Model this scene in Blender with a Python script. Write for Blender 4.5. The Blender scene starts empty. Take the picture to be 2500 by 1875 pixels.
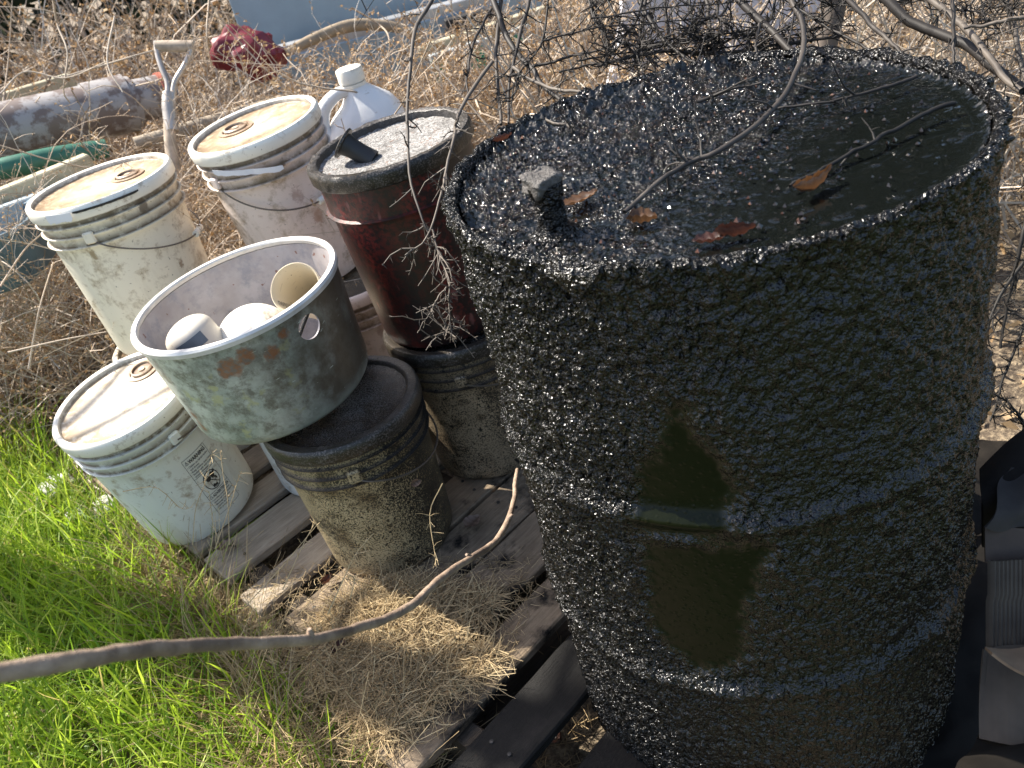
import bpy, bmesh, math, random
import numpy as np
from mathutils import Vector, Matrix

rnd = random.Random(11)
rng = np.random.default_rng(7)
scn = bpy.context.scene
COL = scn.collection
RAD = math.radians

# ------------------------------------------------------------------ camera
FPX, PITCH, ROLL, CZ = 2076.6, .5774, .2716, 1.1625
_f = np.array([0, math.cos(PITCH), -math.sin(PITCH)]); _r = np.array([1., 0, 0]); _d = np.array([0, -math.sin(PITCH), -math.cos(PITCH)])
_c, _s = math.cos(ROLL), math.sin(ROLL)
MR = np.array([_c*_r + _s*_d, -_s*_r + _c*_d, _f])
cam = bpy.data.cameras.new('camera'); cam_o = bpy.data.objects.new('camera', cam); COL.objects.link(cam_o)
mw = Matrix.Identity(4)
for i in range(3):
    mw[i][0] = MR[0][i]; mw[i][1] = -MR[1][i]; mw[i][2] = -MR[2][i]
mw[2][3] = CZ
cam_o.matrix_world = mw
cam.sensor_width = 36; cam.lens = 36*FPX/2500; cam.clip_start = .02; cam.clip_end = 300
cam.dof.use_dof = True; cam.dof.focus_distance = 1.25; cam.dof.aperture_fstop = 9.5
scn.camera = cam_o

# ------------------------------------------------------------------ light
SUN_AZ, SUN_EL = 56.0, 51.0          # degrees to the left of +Y, and up
world = bpy.data.worlds.new('World'); scn.world = world; world.use_nodes = True
wn = world.node_tree.nodes; wl = world.node_tree.links
sky = wn.new('ShaderNodeTexSky'); sky.sky_type = 'NISHITA'; sky.sun_disc = False
sky.sun_elevation = RAD(SUN_EL); sky.sun_rotation = RAD(-SUN_AZ)
sky.air_density = 1.0; sky.dust_density = 2.2; sky.ozone_density = .6
wl.new(sky.outputs[0], wn['Background'].inputs[0]); wn['Background'].inputs[1].default_value = .125
sun = bpy.data.lights.new('sun', 'SUN'); sun.energy = 5.0; sun.angle = RAD(.53); sun.color = (1, .93, .82)
sun_o = bpy.data.objects.new('sun', sun); COL.objects.link(sun_o)
SD = Vector((-math.sin(RAD(SUN_AZ))*math.cos(RAD(SUN_EL)), math.cos(RAD(SUN_AZ))*math.cos(RAD(SUN_EL)), math.sin(RAD(SUN_EL))))
sun_o.rotation_euler = SD.to_track_quat('Z', 'Y').to_euler(); sun_o.location = (-3, 3, 5)
scn.view_settings.view_transform = 'Standard'; scn.view_settings.look = 'None'
scn.view_settings.gamma = 1; scn.view_settings.use_curve_mapping = False
scn.view_settings.exposure = 1.3

# ------------------------------------------------------------------ measuring helpers
CAMP = np.array([0, 0, CZ])
def ray(x, y): return np.array([(x-1250)/FPX, (y-937.5)/FPX, 1]) @ MR
def at(x, y, z):
    d = ray(x, y); return CAMP + d*(z-CZ)/d[2]
def atd(x, y, depth): return CAMP + depth*ray(x, y)
def hit(x, y, cx, cy, r):
    d = ray(x, y); a = d[0]**2+d[1]**2; b = -2*(cx*d[0]+cy*d[1]); c = cx*cx+cy*cy-r*r
    t = (-b-math.sqrt(max(b*b-4*a*c, 0)))/(2*a); p = CAMP+t*d
    return math.atan2(p[1]-cy, p[0]-cx), p[2]

# ------------------------------------------------------------------ mesh helpers
def mesh_np(name, V, F, mats=(), fmat=None, smooth=False, attr=None, sharp=None):
    me = bpy.data.meshes.new(name)
    V = np.asarray(V, dtype=np.float32); F = np.asarray(F, dtype=np.int32)
    n, k = F.shape
    me.vertices.add(len(V)); me.vertices.foreach_set('co', V.ravel())
    me.loops.add(n*k); me.loops.foreach_set('vertex_index', F.ravel())
    me.polygons.add(n); me.polygons.foreach_set('loop_start', np.arange(0, n*k, k, dtype=np.int32))
    for m in mats: me.materials.append(m)
    if fmat is not None: me.polygons.foreach_set('material_index', np.asarray(fmat, dtype=np.int32))
    me.polygons.foreach_set('use_smooth', np.full(n, smooth))
    if attr:
        for a, val in attr.items():
            at_ = me.attributes.new(a, 'FLOAT', 'POINT'); at_.data.foreach_set('value', np.asarray(val, dtype=np.float32))
    me.update(calc_edges=True)
    if sharp and smooth: me.set_sharp_from_angle(angle=RAD(sharp))
    return me
def put(name, me, parent=None, loc=(0, 0, 0), rot=(0, 0, 0)):
    o = bpy.data.objects.new(name, me); COL.objects.link(o); o.parent = parent; o.location = loc; o.rotation_euler = rot
    return o
def thing(name, label, cat, loc=(0, 0, 0), rot=(0, 0, 0), group=None):
    o = bpy.data.objects.new(name, None); COL.objects.link(o); o.location = loc; o.rotation_euler = rot
    o.empty_display_size = .05; o['label'] = label; o['category'] = cat
    if group: o['group'] = group
    return o
def tag(o, label, cat, group=None, kind=None):
    if label: o['label'] = label
    if cat: o['category'] = cat
    if group: o['group'] = group
    if kind: o['kind'] = kind
    return o
def tilt_to(o, base, n, rz=0):
    """stand an Empty at base with its z axis along n"""
    q = Vector((0, 0, 1)).rotation_difference(Vector(n).normalized())
    o.rotation_euler = (q.to_matrix() @ Matrix.Rotation(rz, 3, 'Z')).to_euler(); o.location = base

def lathe(name, prof, mat, segs=96, sharp=35, mats2=None, split=None, grime=None):
    prof = np.array(prof, float); n = len(prof)
    t = np.linspace(0, 2*math.pi, segs, endpoint=False)
    V = np.stack([prof[:, 0][:, None]*np.cos(t), prof[:, 0][:, None]*np.sin(t), np.repeat(prof[:, 1][:, None], segs, 1)], -1).reshape(-1, 3)
    i, j = np.meshgrid(np.arange(n-1), np.arange(segs), indexing='ij'); j2 = (j+1) % segs
    F = np.stack([i*segs+j, i*segs+j2, (i+1)*segs+j2, (i+1)*segs+j], -1).reshape(-1, 4)
    fm = None; ms = [mat]
    if mats2 is not None:
        ms = [mat, mats2]; fm = (i.reshape(-1) >= split).astype(int)
    gr = np.zeros(n) if grime is None else np.array(grime, float)
    return mesh_np(name, V, F, ms, fm, True, {'grime': np.repeat(gr, segs)}, sharp)

def tubes(P, R, sides=3):
    """P (n,k,3) polylines, R (n,k) radii -> verts, quads"""
    n, k, _ = P.shape
    T = np.empty_like(P); T[:, 1:-1] = P[:, 2:]-P[:, :-2]; T[:, 0] = P[:, 1]-P[:, 0]; T[:, -1] = P[:, -1]-P[:, -2]
    T /= np.linalg.norm(T, axis=2, keepdims=True)+1e-9
    up = np.zeros_like(T); up[..., 2] = 1; flat = np.abs(T[..., 2]) > .93; 
    first = np.repeat(flat.mean(1)[:, None] > .2, k, 1); up[first] = (1, 0, 0)
    A = np.cross(T, up); A /= np.linalg.norm(A, axis=2, keepdims=True)+1e-9; B = np.cross(T, A)
    a = np.linspace(0, 2*math.pi, sides, endpoint=False)
    V = P[:, :, None, :]+R[:, :, None, None]*(np.cos(a)[:, None]*A[:, :, None, :]+np.sin(a)[:, None]*B[:, :, None, :])
    V = V.reshape(-1, 3)
    i, j, s = np.meshgrid(np.arange(n), np.arange(k-1), np.arange(sides), indexing='ij'); s2 = (s+1) % sides
    b = (i*k+j)*sides
    F = np.stack([b+s, b+s2, b+sides+s2, b+sides+s], -1).reshape(-1, 4)
    return V, F
def spline(pts, n):
    """Catmull-Rom through pts -> n points"""
    p = np.array(pts, float); p = np.vstack([2*p[0]-p[1], p, 2*p[-1]-p[-2]])
    m = len(p)-3; out = []
    for u in np.linspace(0, m-1e-6, n):
        i = int(u); t = u-i; a, b, c, d = p[i], p[i+1], p[i+2], p[i+3]
        out.append(.5*((2*b)+(-a+c)*t+(2*a-5*b+4*c-d)*t*t+(-a+3*b-3*c+d)*t**3))
    return np.array(out)
def tube_mesh(name, pts, r, mat, sides=8, n=None, wob=0, smooth=True):
    n = n or max(len(pts)*4, 8)
    P = spline(pts, n)
    if wob: P = P+rng.normal(0, wob, P.shape)
    r = np.interp(np.linspace(0, 1, n), np.linspace(0, 1, len(np.atleast_1d(r))), np.atleast_1d(r))
    V, F = tubes(P[None], r[None], sides)
    # close the ends
    V = np.vstack([V, P[0], P[-1]]); a = len(V)-2
    cf = [[a, (s+1) % sides, s, s] for s in range(sides)]
    b0 = (n-1)*sides
    me = bpy.data.meshes.new(name)
    faces = [tuple(f) for f in F] + [(a, (s+1) % sides, s) for s in range(sides)] + [(a+1, b0+s, b0+(s+1) % sides) for s in range(sides)]
    me.from_pydata([tuple(v) for v in V], [], faces); me.materials.append(mat)
    me.polygons.foreach_set('use_smooth', np.full(len(faces), smooth)); me.update()
    if smooth: me.set_sharp_from_angle(angle=RAD(60))
    return me
def box_mesh(name, sx, sy, sz, mat, bev=.002, wob=0, cuts=0):
    bm = bmesh.new(); bmesh.ops.create_cube(bm, size=1)
    for v in bm.verts: v.co = Vector((v.co.x*sx, v.co.y*sy, v.co.z*sz))
    if cuts:
        es = [e for e in bm.edges if abs((e.verts[0].co-e.verts[1].co).x) > sx*.5]
        bmesh.ops.subdivide_edges(bm, edges=es, cuts=cuts, use_grid_fill=True)
    if wob:
        for v in bm.verts: v.co += Vector((0, rnd.uniform(-wob, wob), rnd.uniform(-wob, wob)*.5))
    if bev: bmesh.ops.bevel(bm, geom=[e for e in bm.edges if e.calc_face_angle(0) > .8], offset=bev, segments=1, affect='EDGES')
    me = bpy.data.meshes.new(name); bm.to_mesh(me); bm.free(); me.materials.append(mat)
    return me

def grow(base, dirs, L, K, wander, droop, r0, r1):
    """base (n,3) dirs (n,3) L (n,) -> polylines"""
    n = len(base); P = np.empty((n, K, 3)); P[:, 0] = base; d = dirs/np.linalg.norm(dirs, axis=1, keepdims=True)
    w = rng.normal(0, 1, (n, 3))
    for k in range(1, K):
        w = .6*w+.8*rng.normal(0, 1, (n, 3)); d = d+wander*w; d[:, 2] -= droop; d /= np.linalg.norm(d, axis=1, keepdims=True)
        P[:, k] = P[:, k-1]+d*(L/(K-1))[:, None]
    R = r0[:, None]*(1-np.linspace(0, 1, K)[None])+r1[:, None]*np.linspace(0, 1, K)[None]
    return P, R
def along(P, n, lo=.15, hi=1.):
    """n random points on polylines with their tangents"""
    i = rng.integers(0, len(P), n); K = P.shape[1]; u = rng.uniform(lo, hi, n)*(K-1)-1e-6; a = u.astype(int); t_ = (u-a)[:, None]
    p = P[i, a]*(1-t_)+P[i, a+1]*t_; return p, P[i, a+1]-P[i, a], i
def unit(n):
    d = rng.normal(0, 1, (n, 3)); return d/np.linalg.norm(d, axis=1, keepdims=True)
def bits(p, size):
    n = len(p); a = unit(n)*size[:, None]; b = unit(n)*size[:, None]*.55
    V = np.stack([p, p+a*.5+b, p+a, p+a*.5-b], 1).reshape(-1, 3); F = np.arange(4*n).reshape(n, 4); return V, F

# ------------------------------------------------------------------ noise
def _h(i, j, k, s):
    i = i.astype(np.uint32); j = j.astype(np.uint32); k = k.astype(np.uint32)
    n = i*np.uint32(374761393)+j*np.uint32(668265263)+k*np.uint32(2147483647)+np.uint32(s*144665+17)
    n = (n ^ (n >> np.uint32(13)))*np.uint32(1274126177); n = (n ^ (n >> np.uint32(16)))*np.uint32(2246822519); n ^= n >> np.uint32(15)
    return n.astype(np.float64)/4294967295.
def vn(p, seed=0):
    q = np.floor(p); f = p-q; f = f*f*(3-2*f); q = q.astype(np.int64)
    r = 0
    for a in (0, 1):
        for b in (0, 1):
            for c in (0, 1):
                w = (f[..., 0] if a else 1-f[..., 0])*(f[..., 1] if b else 1-f[..., 1])*(f[..., 2] if c else 1-f[..., 2])
                r = r+w*_h(q[..., 0]+a, q[..., 1]+b, q[..., 2]+c, seed)
    return r
def fbm(p, octs=3, seed=0):
    s = 0; a = 1; t = 0
    for o in range(octs):
        s = s+a*vn(p*2**o, seed+o*7); t += a; a *= .55
    return s/t

# ------------------------------------------------------------------ materials
class MT:
    def __init__(self, name):
        self.m = bpy.data.materials.new(name); self.m.use_nodes = True; self.n = self.m.node_tree.nodes; self.l = self.m.node_tree.links
        self.b = self.n['Principled BSDF']; self.co = self.n.new('ShaderNodeTexCoord'); self.geo = None
    def L(self, a, b): self.l.new(a, b)
    def setv(self, s, v):
        if isinstance(v, bpy.types.NodeSocket): self.L(v, s)
        elif isinstance(v, (tuple, list)): s.default_value = (*v, 1) if len(v) == 3 and s.type == 'RGBA' else v
        else: s.default_value = v
    def mapv(self, sc=(1, 1, 1), src='Object', off=(0, 0, 0)):
        m = self.n.new('ShaderNodeMapping'); self.L(self.co.outputs[src], m.inputs[0]); m.inputs[3].default_value = sc; m.inputs[1].default_value = off
        return m.outputs[0]
    def noise(self, scale, det=3, rough=.55, vec=None, dist=0):
        t = self.n.new('ShaderNodeTexNoise'); t.inputs['Scale'].default_value = scale; t.inputs['Detail'].default_value = det
        t.inputs['Roughness'].default_value = rough; t.inputs['Distortion'].default_value = dist
        self.L(vec if vec is not None else self.co.outputs['Object'], t.inputs['Vector']); return t.outputs[0]
    def vor(self, scale, feat='F1', vec=None, out=0):
        t = self.n.new('ShaderNodeTexVoronoi'); t.feature = feat; t.inputs['Scale'].default_value = scale
        self.L(vec if vec is not None else self.co.outputs['Object'], t.inputs['Vector']); return t.outputs[out]
    def ramp(self, f, *st):
        r = self.n.new('ShaderNodeValToRGB'); self.L(f, r.inputs[0]); e = r.color_ramp.elements
        while len(e) < len(st): e.new(.5)
        for x, (p, c) in zip(e, st):
            x.position = p; x.color = (c, c, c, 1) if not isinstance(c, (tuple, list)) else (*c, 1)
        return r.outputs[0]
    def mix(self, f, a, b, mode='MIX'):
        m = self.n.new('ShaderNodeMix'); m.data_type = 'RGBA'; m.blend_type = mode
        self.setv(m.inputs[0], f); self.setv(m.inputs[6], a); self.setv(m.inputs[7], b); return m.outputs[2]
    def math(self, op, a, b=0.):
        m = self.n.new('ShaderNodeMath'); m.operation = op; self.setv(m.inputs[0], a); self.setv(m.inputs[1], b); m.use_clamp = op in ('SUBTRACT', 'MULTIPLY') ; return m.outputs[0]
    def attr(self, name):
        a = self.n.new('ShaderNodeAttribute'); a.attribute_name = name; return a.outputs['Fac']
    def sep(self, i, vec=None):
        s = self.n.new('ShaderNodeSeparateXYZ'); self.L(vec if vec is not None else self.co.outputs['Object'], s.inputs[0]); return s.outputs[i]
    def bump(self, h, st=.5, dist=.002, prev=None):
        b = self.n.new('ShaderNodeBump'); self.setv(b.inputs['Strength'], st); b.inputs['Distance'].default_value = dist
        self.L(h, b.inputs['Height'])
        if prev is not None: self.L(prev, b.inputs['Normal'])
        self.L(b.outputs[0], self.b.inputs['Normal']); return b.outputs[0]
    def set(self, col=None, rough=None, metal=None, spec=None, coat=None):
        I = self.b.inputs
        if col is not None: self.setv(I['Base Color'], col)
        if rough is not None: self.setv(I['Roughness'], rough)
        if metal is not None: self.setv(I['Metallic'], metal)
        if spec is not None: self.setv(I['Specular IOR Level'], spec)
        if coat is not None: self.setv(I['Coat Weight'], coat)
        return self.m
    def translucent(self, col, fac):
        t = self.n.new('ShaderNodeBsdfTranslucent'); self.setv(t.inputs[0], col)
        m = self.n.new('ShaderNodeMixShader'); m.inputs[0].default_value = fac
        self.L(self.b.outputs[0], m.inputs[1]); self.L(t.outputs[0], m.inputs[2]); self.L(m.outputs[0], self.n['Material Output'].inputs[0])

def cyl_local(x, y, base, r):
    a, z = hit(x, y, base[0], base[1], r); return (r*math.cos(a), r*math.sin(a), z-base[2])
def plastic(name, base, dirt=(.28, .2, .11), amt=.5, spk=(.1, .07, .04), rough=.42, seed=0, sss=0, streak=.4, spots=()):
    t = MT(name); o = (seed*3.1, seed*1.7, seed*2.3)
    v = t.mapv((1, 1, 1), off=o); v0 = t.mapv((1, 1, .6))
    big = t.noise(7, 5, .6, v); c = t.mix(t.ramp(big, (.35, 0), (.75, .35)), base, tuple(x*.82+y*.1 for x, y in zip(base, dirt)))
    g = t.ramp(t.noise(16, 7, .75, v), (.585-amt*.09, 0), (.70-amt*.04, .95)); c = t.mix(g, c, dirt)
    s = t.ramp(t.noise(30, 4, .6, t.mapv((1, 1, .18), off=o)), (.56, 0), (.72, streak)); c = t.mix(s, c, tuple(.6*x+.4*y for x, y in zip(dirt, base)))
    sp = t.ramp(t.noise(140, 2, .5, v), (.73-amt*.03, 0), (.77, .85)); c = t.mix(sp, c, spk)
    sc = t.ramp(t.noise(60, 2, .4, t.mapv((1, .25, 3), off=o)), (.70, 0), (.72, .35)); c = t.mix(sc, c, dirt)
    for (q, rr, cc_) in spots:
        dn = t.n.new('ShaderNodeVectorMath'); dn.operation = 'DISTANCE'; t.L(v0, dn.inputs[0]); dn.inputs[1].default_value = (q[0], q[1], q[2]*.6)
        m_ = t.math('SUBTRACT', t.math('ADD', rr, t.math('MULTIPLY', t.noise(110, 5, .75, v), rr*1.6)), t.math('ADD', dn.outputs['Value'], rr*.8)); c = t.mix(t.ramp(m_, (0, 0), (rr*.25, .85)), c, cc_)
    gm = t.math('MULTIPLY', t.attr('grime'), t.ramp(t.noise(45, 5, .7, v), (.30, .25), (.52, 1))); c = t.mix(gm, c, tuple(x*.45 for x in dirt))
    t.bump(t.noise(50, 4, .6, v), .25, .001)
    return t.set(c, rough, 0)
M = {}
M['white_a'] = plastic('aged_white_plastic', (.78, .72, .58), amt=.75, seed=1, spots=[(cyl_local(x, y, (-.772, 1.974, .309), .155), r, c) for x, y, r, c in ((349, 502, .013, (.16, .13, .10)), (226, 625, .011, (.26, .19, .10)), (268, 640, .007, (.3, .2, .12)), (390, 605, .006, (.12, .06, .03)), (447, 640, .012, (.25, .17, .10)), (310, 492, .005, (.1, .07, .05)))])
M['white_b'] = plastic('pinkish_white_plastic', (.74, .63, .56), amt=.95, seed=2, spots=[(cyl_local(x, y, (-.390, 2.02, .345), .150), r, c) for x, y, r, c in ((704, 385, .007, (.10, .05, .03)), (670, 486, .004, (.12, .05, .03)), (768, 318, .013, (.18, .14, .11)), (790, 520, .02, (.42, .27, .2)), (740, 470, .018, (.45, .33, .28)), (640, 520, .012, (.5, .38, .3)))])
M['white_c'] = plastic('cool_white_plastic', (.72, .73, .66), amt=.45, seed=3)
M['white_d'] = plastic('faded_white_plastic', (.62, .62, .60), amt=.9, seed=4)
M['lid_white'] = plastic('white_lid_plastic', (.82, .78, .68), amt=.35, seed=5, streak=.1)
M['panel_tan'] = plastic('sun_aged_lid_panel', (.76, .60, .40), dirt=(.33, .20, .09), amt=.7, seed=6)
M['panel_white'] = plastic('lid_panel_white', (.80, .74, .62), dirt=(.45, .3, .14), amt=.4, seed=7, streak=.1)
M['bung'] = plastic('grimy_bung', (.52, .42, .30), dirt=(.20, .09, .04), amt=1.4, seed=12)
M['jug'] = plastic('jug_plastic', (.76, .76, .75), amt=-.6, seed=8, rough=.35, streak=0)
def simple(name, col, rough=.6, metal=0, var=.25, scale=20, bump=.3, bd=.001):
    t = MT(name); n = t.noise(scale, 5, .6)
    c = t.mix(t.ramp(n, (.3, 0), (.7, 1)), tuple(x*(1-var) for x in col), tuple(min(1, x*(1+var)) for x in col))
    if bump: t.bump(t.noise(scale*4, 3, .6), bump, bd)
    return t.set(c, rough, metal)
M['wire'] = simple('handle_wire', (.16, .14, .12), .5, .6)
M['black_rub'] = simple('dark_rubber', (.018, .017, .016), .5)
M['print'] = simple('black_print', (.02, .02, .02), .6, var=0, bump=0)
M['paper'] = simple('torn_paper_label', (.72, .72, .74), .7, var=.05)
M['print_grey'] = simple('faded_grey_print', (.26, .23, .18), .6, var=.3, bump=0)
M['wood_grip'] = simple('weathered_grip_wood', (.36, .29, .22), .8, var=.4, scale=30)

def oily(name, base, tar=(.022, .019, .014), cover=.5, seed=0, rough=.5, side=0.):
    """plastic splattered with old tar: mottled speckle all over"""
    t = MT(name); o = (seed*2.1, seed*.7, seed*1.3); v = t.mapv((1, 1, 1), off=o)
    big = t.noise(6, 4, .6, v)
    c = t.mix(t.ramp(big, (.3, 0), (.7, 1)), tuple(x*.55 for x in base), base)
    c = t.mix(t.ramp(t.noise(14, 5, .6, v), (.5, 0), (.68, .8)), c, (.10, .055, .018))
    k = t.math('ADD', t.math('MULTIPLY', t.sep(0), side), t.math('ADD', t.noise(330, 3, .65, v), t.math('ADD', t.math('MULTIPLY', big, .40), t.math('MULTIPLY', t.noise(28, 4, .6, v), .22))))
    m = t.ramp(k, (.83-cover*.2, 0), (.98-cover*.2, 1)); c = t.mix(m, c, tar)
    drop = t.ramp(t.noise(60, 3, .5, v), (.66, 0), (.68, 1)); c = t.mix(drop, c, (.012, .011, .01))
    c = t.mix(t.math('MULTIPLY', t.attr('grime'), .97), c, (.012, .011, .011))
    t.bump(k, .6, .0015)
    return t.set(c, t.ramp(m, (0, rough+.15), (1, rough-.15)))
M['oily_a'] = oily('tar_stained_bucket', (.52, .40, .22), cover=.22, seed=1, side=1.1)
M['oily_b'] = oily('tar_stained_bucket_brown', (.44, .34, .22), cover=.38, seed=2, side=1.0)
M['oily_lid'] = oily('tar_stained_rim', (.17, .15, .14), cover=.75, seed=3, rough=.45)
M['tar_lid'] = oily('tar_stained_lid_panel', (.42, .39, .35), cover=.72, seed=4, rough=.3)
# maroon bucket
t = MT('maroon_tarred_plastic'); v = t.mapv()
c = t.mix(t.ramp(t.noise(9, 4, .6, t.mapv((1, 1, .3))), (.42, 0), (.62, 1)), (.022, .008, .007), (.16, .022, .016))
c = t.mix(t.ramp(t.math('ADD', t.noise(110, 4, .7), t.math('MULTIPLY', t.sep(0), 1.6)), (.42, 0), (.6, .95)), c, (.014, .011, .01))
c = t.mix(t.ramp(t.noise(40, 3, .5, t.mapv((1, 1, .4))), (.64, 0), (.7, .6)), c, (.24, .09, .08))
t.bump(t.noise(120, 4, .7), .5, .001); M['maroon'] = t.set(c, .42)
# gritty dust-covered panel of the maroon lid
t = MT('gritty_debris'); n = t.vor(260, 'F1', out=1); f = t.noise(220, 3, .7)
c = t.mix(t.ramp(f, (.35, 0), (.65, 1)), (.06, .055, .05), (.40, .39, .375)); c = t.mix(t.ramp(t.noise(90, 2), (.62, 0), (.67, .7)), c, (.16, .085, .05)); c = t.mix(t.ramp(t.noise(22, 4), (.50, 0), (.66, .7)), c, (.04, .035, .03))
t.bump(f, 1, .004); M['grit'] = t.set(c, .6)
# pot
POT_BASE, POT_N = (-.420, 1.428, .358), (-.048, -.018, 1)
_dum = bpy.data.objects.new('d', None); _q = Vector((0, 0, 1)).rotation_difference(Vector(POT_N).normalized()); _dum.rotation_euler = _q.to_euler(); _dum.location = POT_BASE
POT_RUST = []
for x_, y_ in ((560, 900), (600, 870), (665, 862), (690, 815)):
    m_ = Matrix.LocRotScale(_dum.location, _dum.rotation_euler, None).inverted(); c_ = m_ @ Vector(CAMP); d_ = m_.to_3x3() @ Vector(ray(x_, y_)); r_ = .183
    A_ = d_.x**2+d_.y**2; B_ = 2*(c_.x*d_.x+c_.y*d_.y); C_ = c_.x**2+c_.y**2-r_*r_; POT_RUST.append(tuple(c_+d_*((-B_-math.sqrt(B_*B_-4*A_*C_))/(2*A_))))
bpy.data.objects.remove(_dum)
t = MT('patinated_metal_outside'); v = t.mapv()
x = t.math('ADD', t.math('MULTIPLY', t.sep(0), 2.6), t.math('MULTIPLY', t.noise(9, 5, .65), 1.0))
c = t.mix(t.ramp(t.noise(11, 6, .65), (.35, 0), (.65, 1)), (.31, .35, .30), (.60, .63, .56))
c = t.mix(t.ramp(t.noise(38, 6, .75), (.45, 0), (.62, .78)), c, (.12, .11, .08))
c = t.mix(t.ramp(t.noise(20, 4, .6, t.mapv((1, 1, 1), off=(5, 2, 1))), (.60, 0), (.66, .75)), c, (.46, .46, .24))
c = t.mix(t.ramp(t.noise(8, 3, .5, t.mapv((1, 1, 1), off=(1.9, 7, 3))), (.635, 0), (.665, .8)), c, (.30, .12, .05))
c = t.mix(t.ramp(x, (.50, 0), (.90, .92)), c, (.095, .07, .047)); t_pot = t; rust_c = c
c = t.mix(t.ramp(t.noise(90, 3, .5, t.mapv((.35, .35, 2.4))), (.70, 0), (.72, .8)), c, (.62, .66, .58))
RUST = [Vector(v) for v in POT_RUST]
for q, rr in zip(RUST, (.020, .015, .012, .009)):
    dn = t.n.new('ShaderNodeVectorMath'); dn.operation = 'DISTANCE'; t.L(t.co.outputs['Object'], dn.inputs[0]); dn.inputs[1].default_value = q
    m_ = t.math('SUBTRACT', t.math('ADD', rr, t.math('MULTIPLY', t.noise(45, 4, .6), .03)), t.math('ADD', dn.outputs['Value'], .012))
    c = t.mix(t.ramp(m_, (.0, 0), (.006, .85)), c, t.mix(t.ramp(t.noise(120, 3), (.45, 0), (.6, 1)), (.26, .10, .04), (.17, .13, .11)))
wp_ = t.math('ADD', t.math('MULTIPLY', t.math('SUBTRACT', .045, t.sep(2)), 12.), t.math('MULTIPLY', t.noise(14, 4, .6), .6)); c = t.mix(t.ramp(wp_, (.45, 0), (.70, .6)), c, (.42, .44, .38))
t.bump(t.noise(60, 4, .6), .3, .001); M['pot_out'] = t.set(c, .45, .2)
t = MT('patinated_metal_inside')
c = t.mix(t.ramp(t.noise(10, 5, .6), (.35, 0), (.7, 1)), (.33, .30, .30), (.50, .48, .50))
c = t.mix(t.ramp(t.noise(24, 6, .75), (.50, 0), (.66, .7)), c, (.22, .23, .27))
c = t.mix(t.ramp(t.noise(70, 2, .5), (.71, 0), (.73, .8)), c, (.18, .07, .04))
t.bump(t.noise(60, 4, .6), .25, .001); M['pot_in'] = t.set(c, .5, .1)
M['pot_rim'] = simple('worn_metal_rim', (.66, .64, .60), .4, .2, var=.15, scale=30)
# tar
def tar(name, base, rough):
    t = MT(name); cr = t.attr('crust'); gr_ = t.math('MULTIPLY', cr, t.math('ADD', .42, t.math('MULTIPLY', t.attr('gran'), .58)))
    v1 = t.noise(105, 2, .6, dist=.4); v2 = t.noise(270, 1, .5); dr = t.ramp(t.vor(130), (.0, 1), (.35, 0))
    warm = t.ramp(t.noise(50, 5, .75), (.47, 0), (.66, 1))
    c = t.mix(warm, base, (base[0]*2, base[1]*1.7, base[2]*1.2)); c = t.mix(t.ramp(cr, (0, 0), (.6, 1)), (.0065, .0082, .0025), c)
    b = t.bump(v1, t.math('MULTIPLY', gr_, .95), .020); b = t.bump(v2, t.math('ADD', t.math('MULTIPLY', gr_, .95), .02), .008, b)
    t.bump(dr, t.math('MULTIPLY', t.math('SUBTRACT', 1., cr), .35), .002, b); t.setv(t.b.inputs['Specular IOR Level'], t.ramp(cr, (0, .16), (.5, .52)))
    return t.set(c, t.ramp(cr, (0, .30), (.5, rough)), 0)
M['tar'] = tar('wet_tar_crust', (.0045, .0042, .0038), .22)
t = MT('oil_pool'); cr = t.attr('crust')
c = t.mix(t.ramp(t.noise(130, 4, .7), (.5, 0), (.66, 1)), (.004, .004, .0035), (.022, .014, .008)); c = t.mix(t.ramp(cr, (.1, 0), (.7, 1)), (.0035, .0045, .004), c)
c = t.mix(t.ramp(t.math('MULTIPLY', cr, t.noise(400, 2, .5)), (.66, 0), (.7, .5)), c, (.12, .05, .02))
b = t.bump(t.noise(16, 3, .45, t.mapv((1, .6, 1)), dist=1.6), .015, .004)
b = t.bump(t.noise(110, 2, .6, dist=.4), t.math('MULTIPLY', cr, .9), .018, b); b = t.bump(t.noise(280, 1, .5), t.math('MULTIPLY', cr, .97), .010, b)
M['oil'] = t.set(c, t.ramp(cr, (.1, .02), (.6, .12)), 0, .5)
# wood
def wood(name, a, b, stain=0., rough=.75, seed=0, spk=.3):
    t = MT(name); v = t.mapv((2.5, 30, 30), off=(seed, seed*3.3, 0)); n = t.noise(6, 6, .7, v)
    c = t.mix(t.ramp(n, (.3, 0), (.7, 1)), a, b)
    c = t.mix(t.ramp(t.noise(7, 5, .65, t.mapv(off=(seed, 0, 0))), (.45, 0), (.75, .6)), c, tuple(x*.5 for x in a))
    c = t.mix(t.ramp(t.noise(180, 2, .6), (.68, 0), (.72, spk)), c, (.16, .08, .04))
    if stain: c = t.mix(t.ramp(t.noise(9, 6, .7, t.mapv(off=(seed*2, 1, 0))), (.35+(.5-stain)*.4, 0), (.5+(.5-stain)*.4, 1)), c, (.007, .0065, .006))
    bb = t.bump(n, .9, .003); t.bump(t.noise(120, 4, .7), .5, .0012, bb); return t.set(c, rough, 0, .22)
M['wood_grey'] = wood('weathered_grey_board', (.24, .195, .145), (.44, .375, .29), seed=1)
M['wood_dirty'] = wood('dirty_brown_board', (.15, .112, .075), (.31, .24, .165), seed=2, stain=.15)
M['wood_black'] = wood('oil_blackened_board', (.012, .011, .010), (.034, .030, .026), seed=3, stain=.55, rough=.6)
M['wood_dark'] = wood('old_stringer', (.05, .04, .03), (.10, .08, .06), seed=4)
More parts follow.
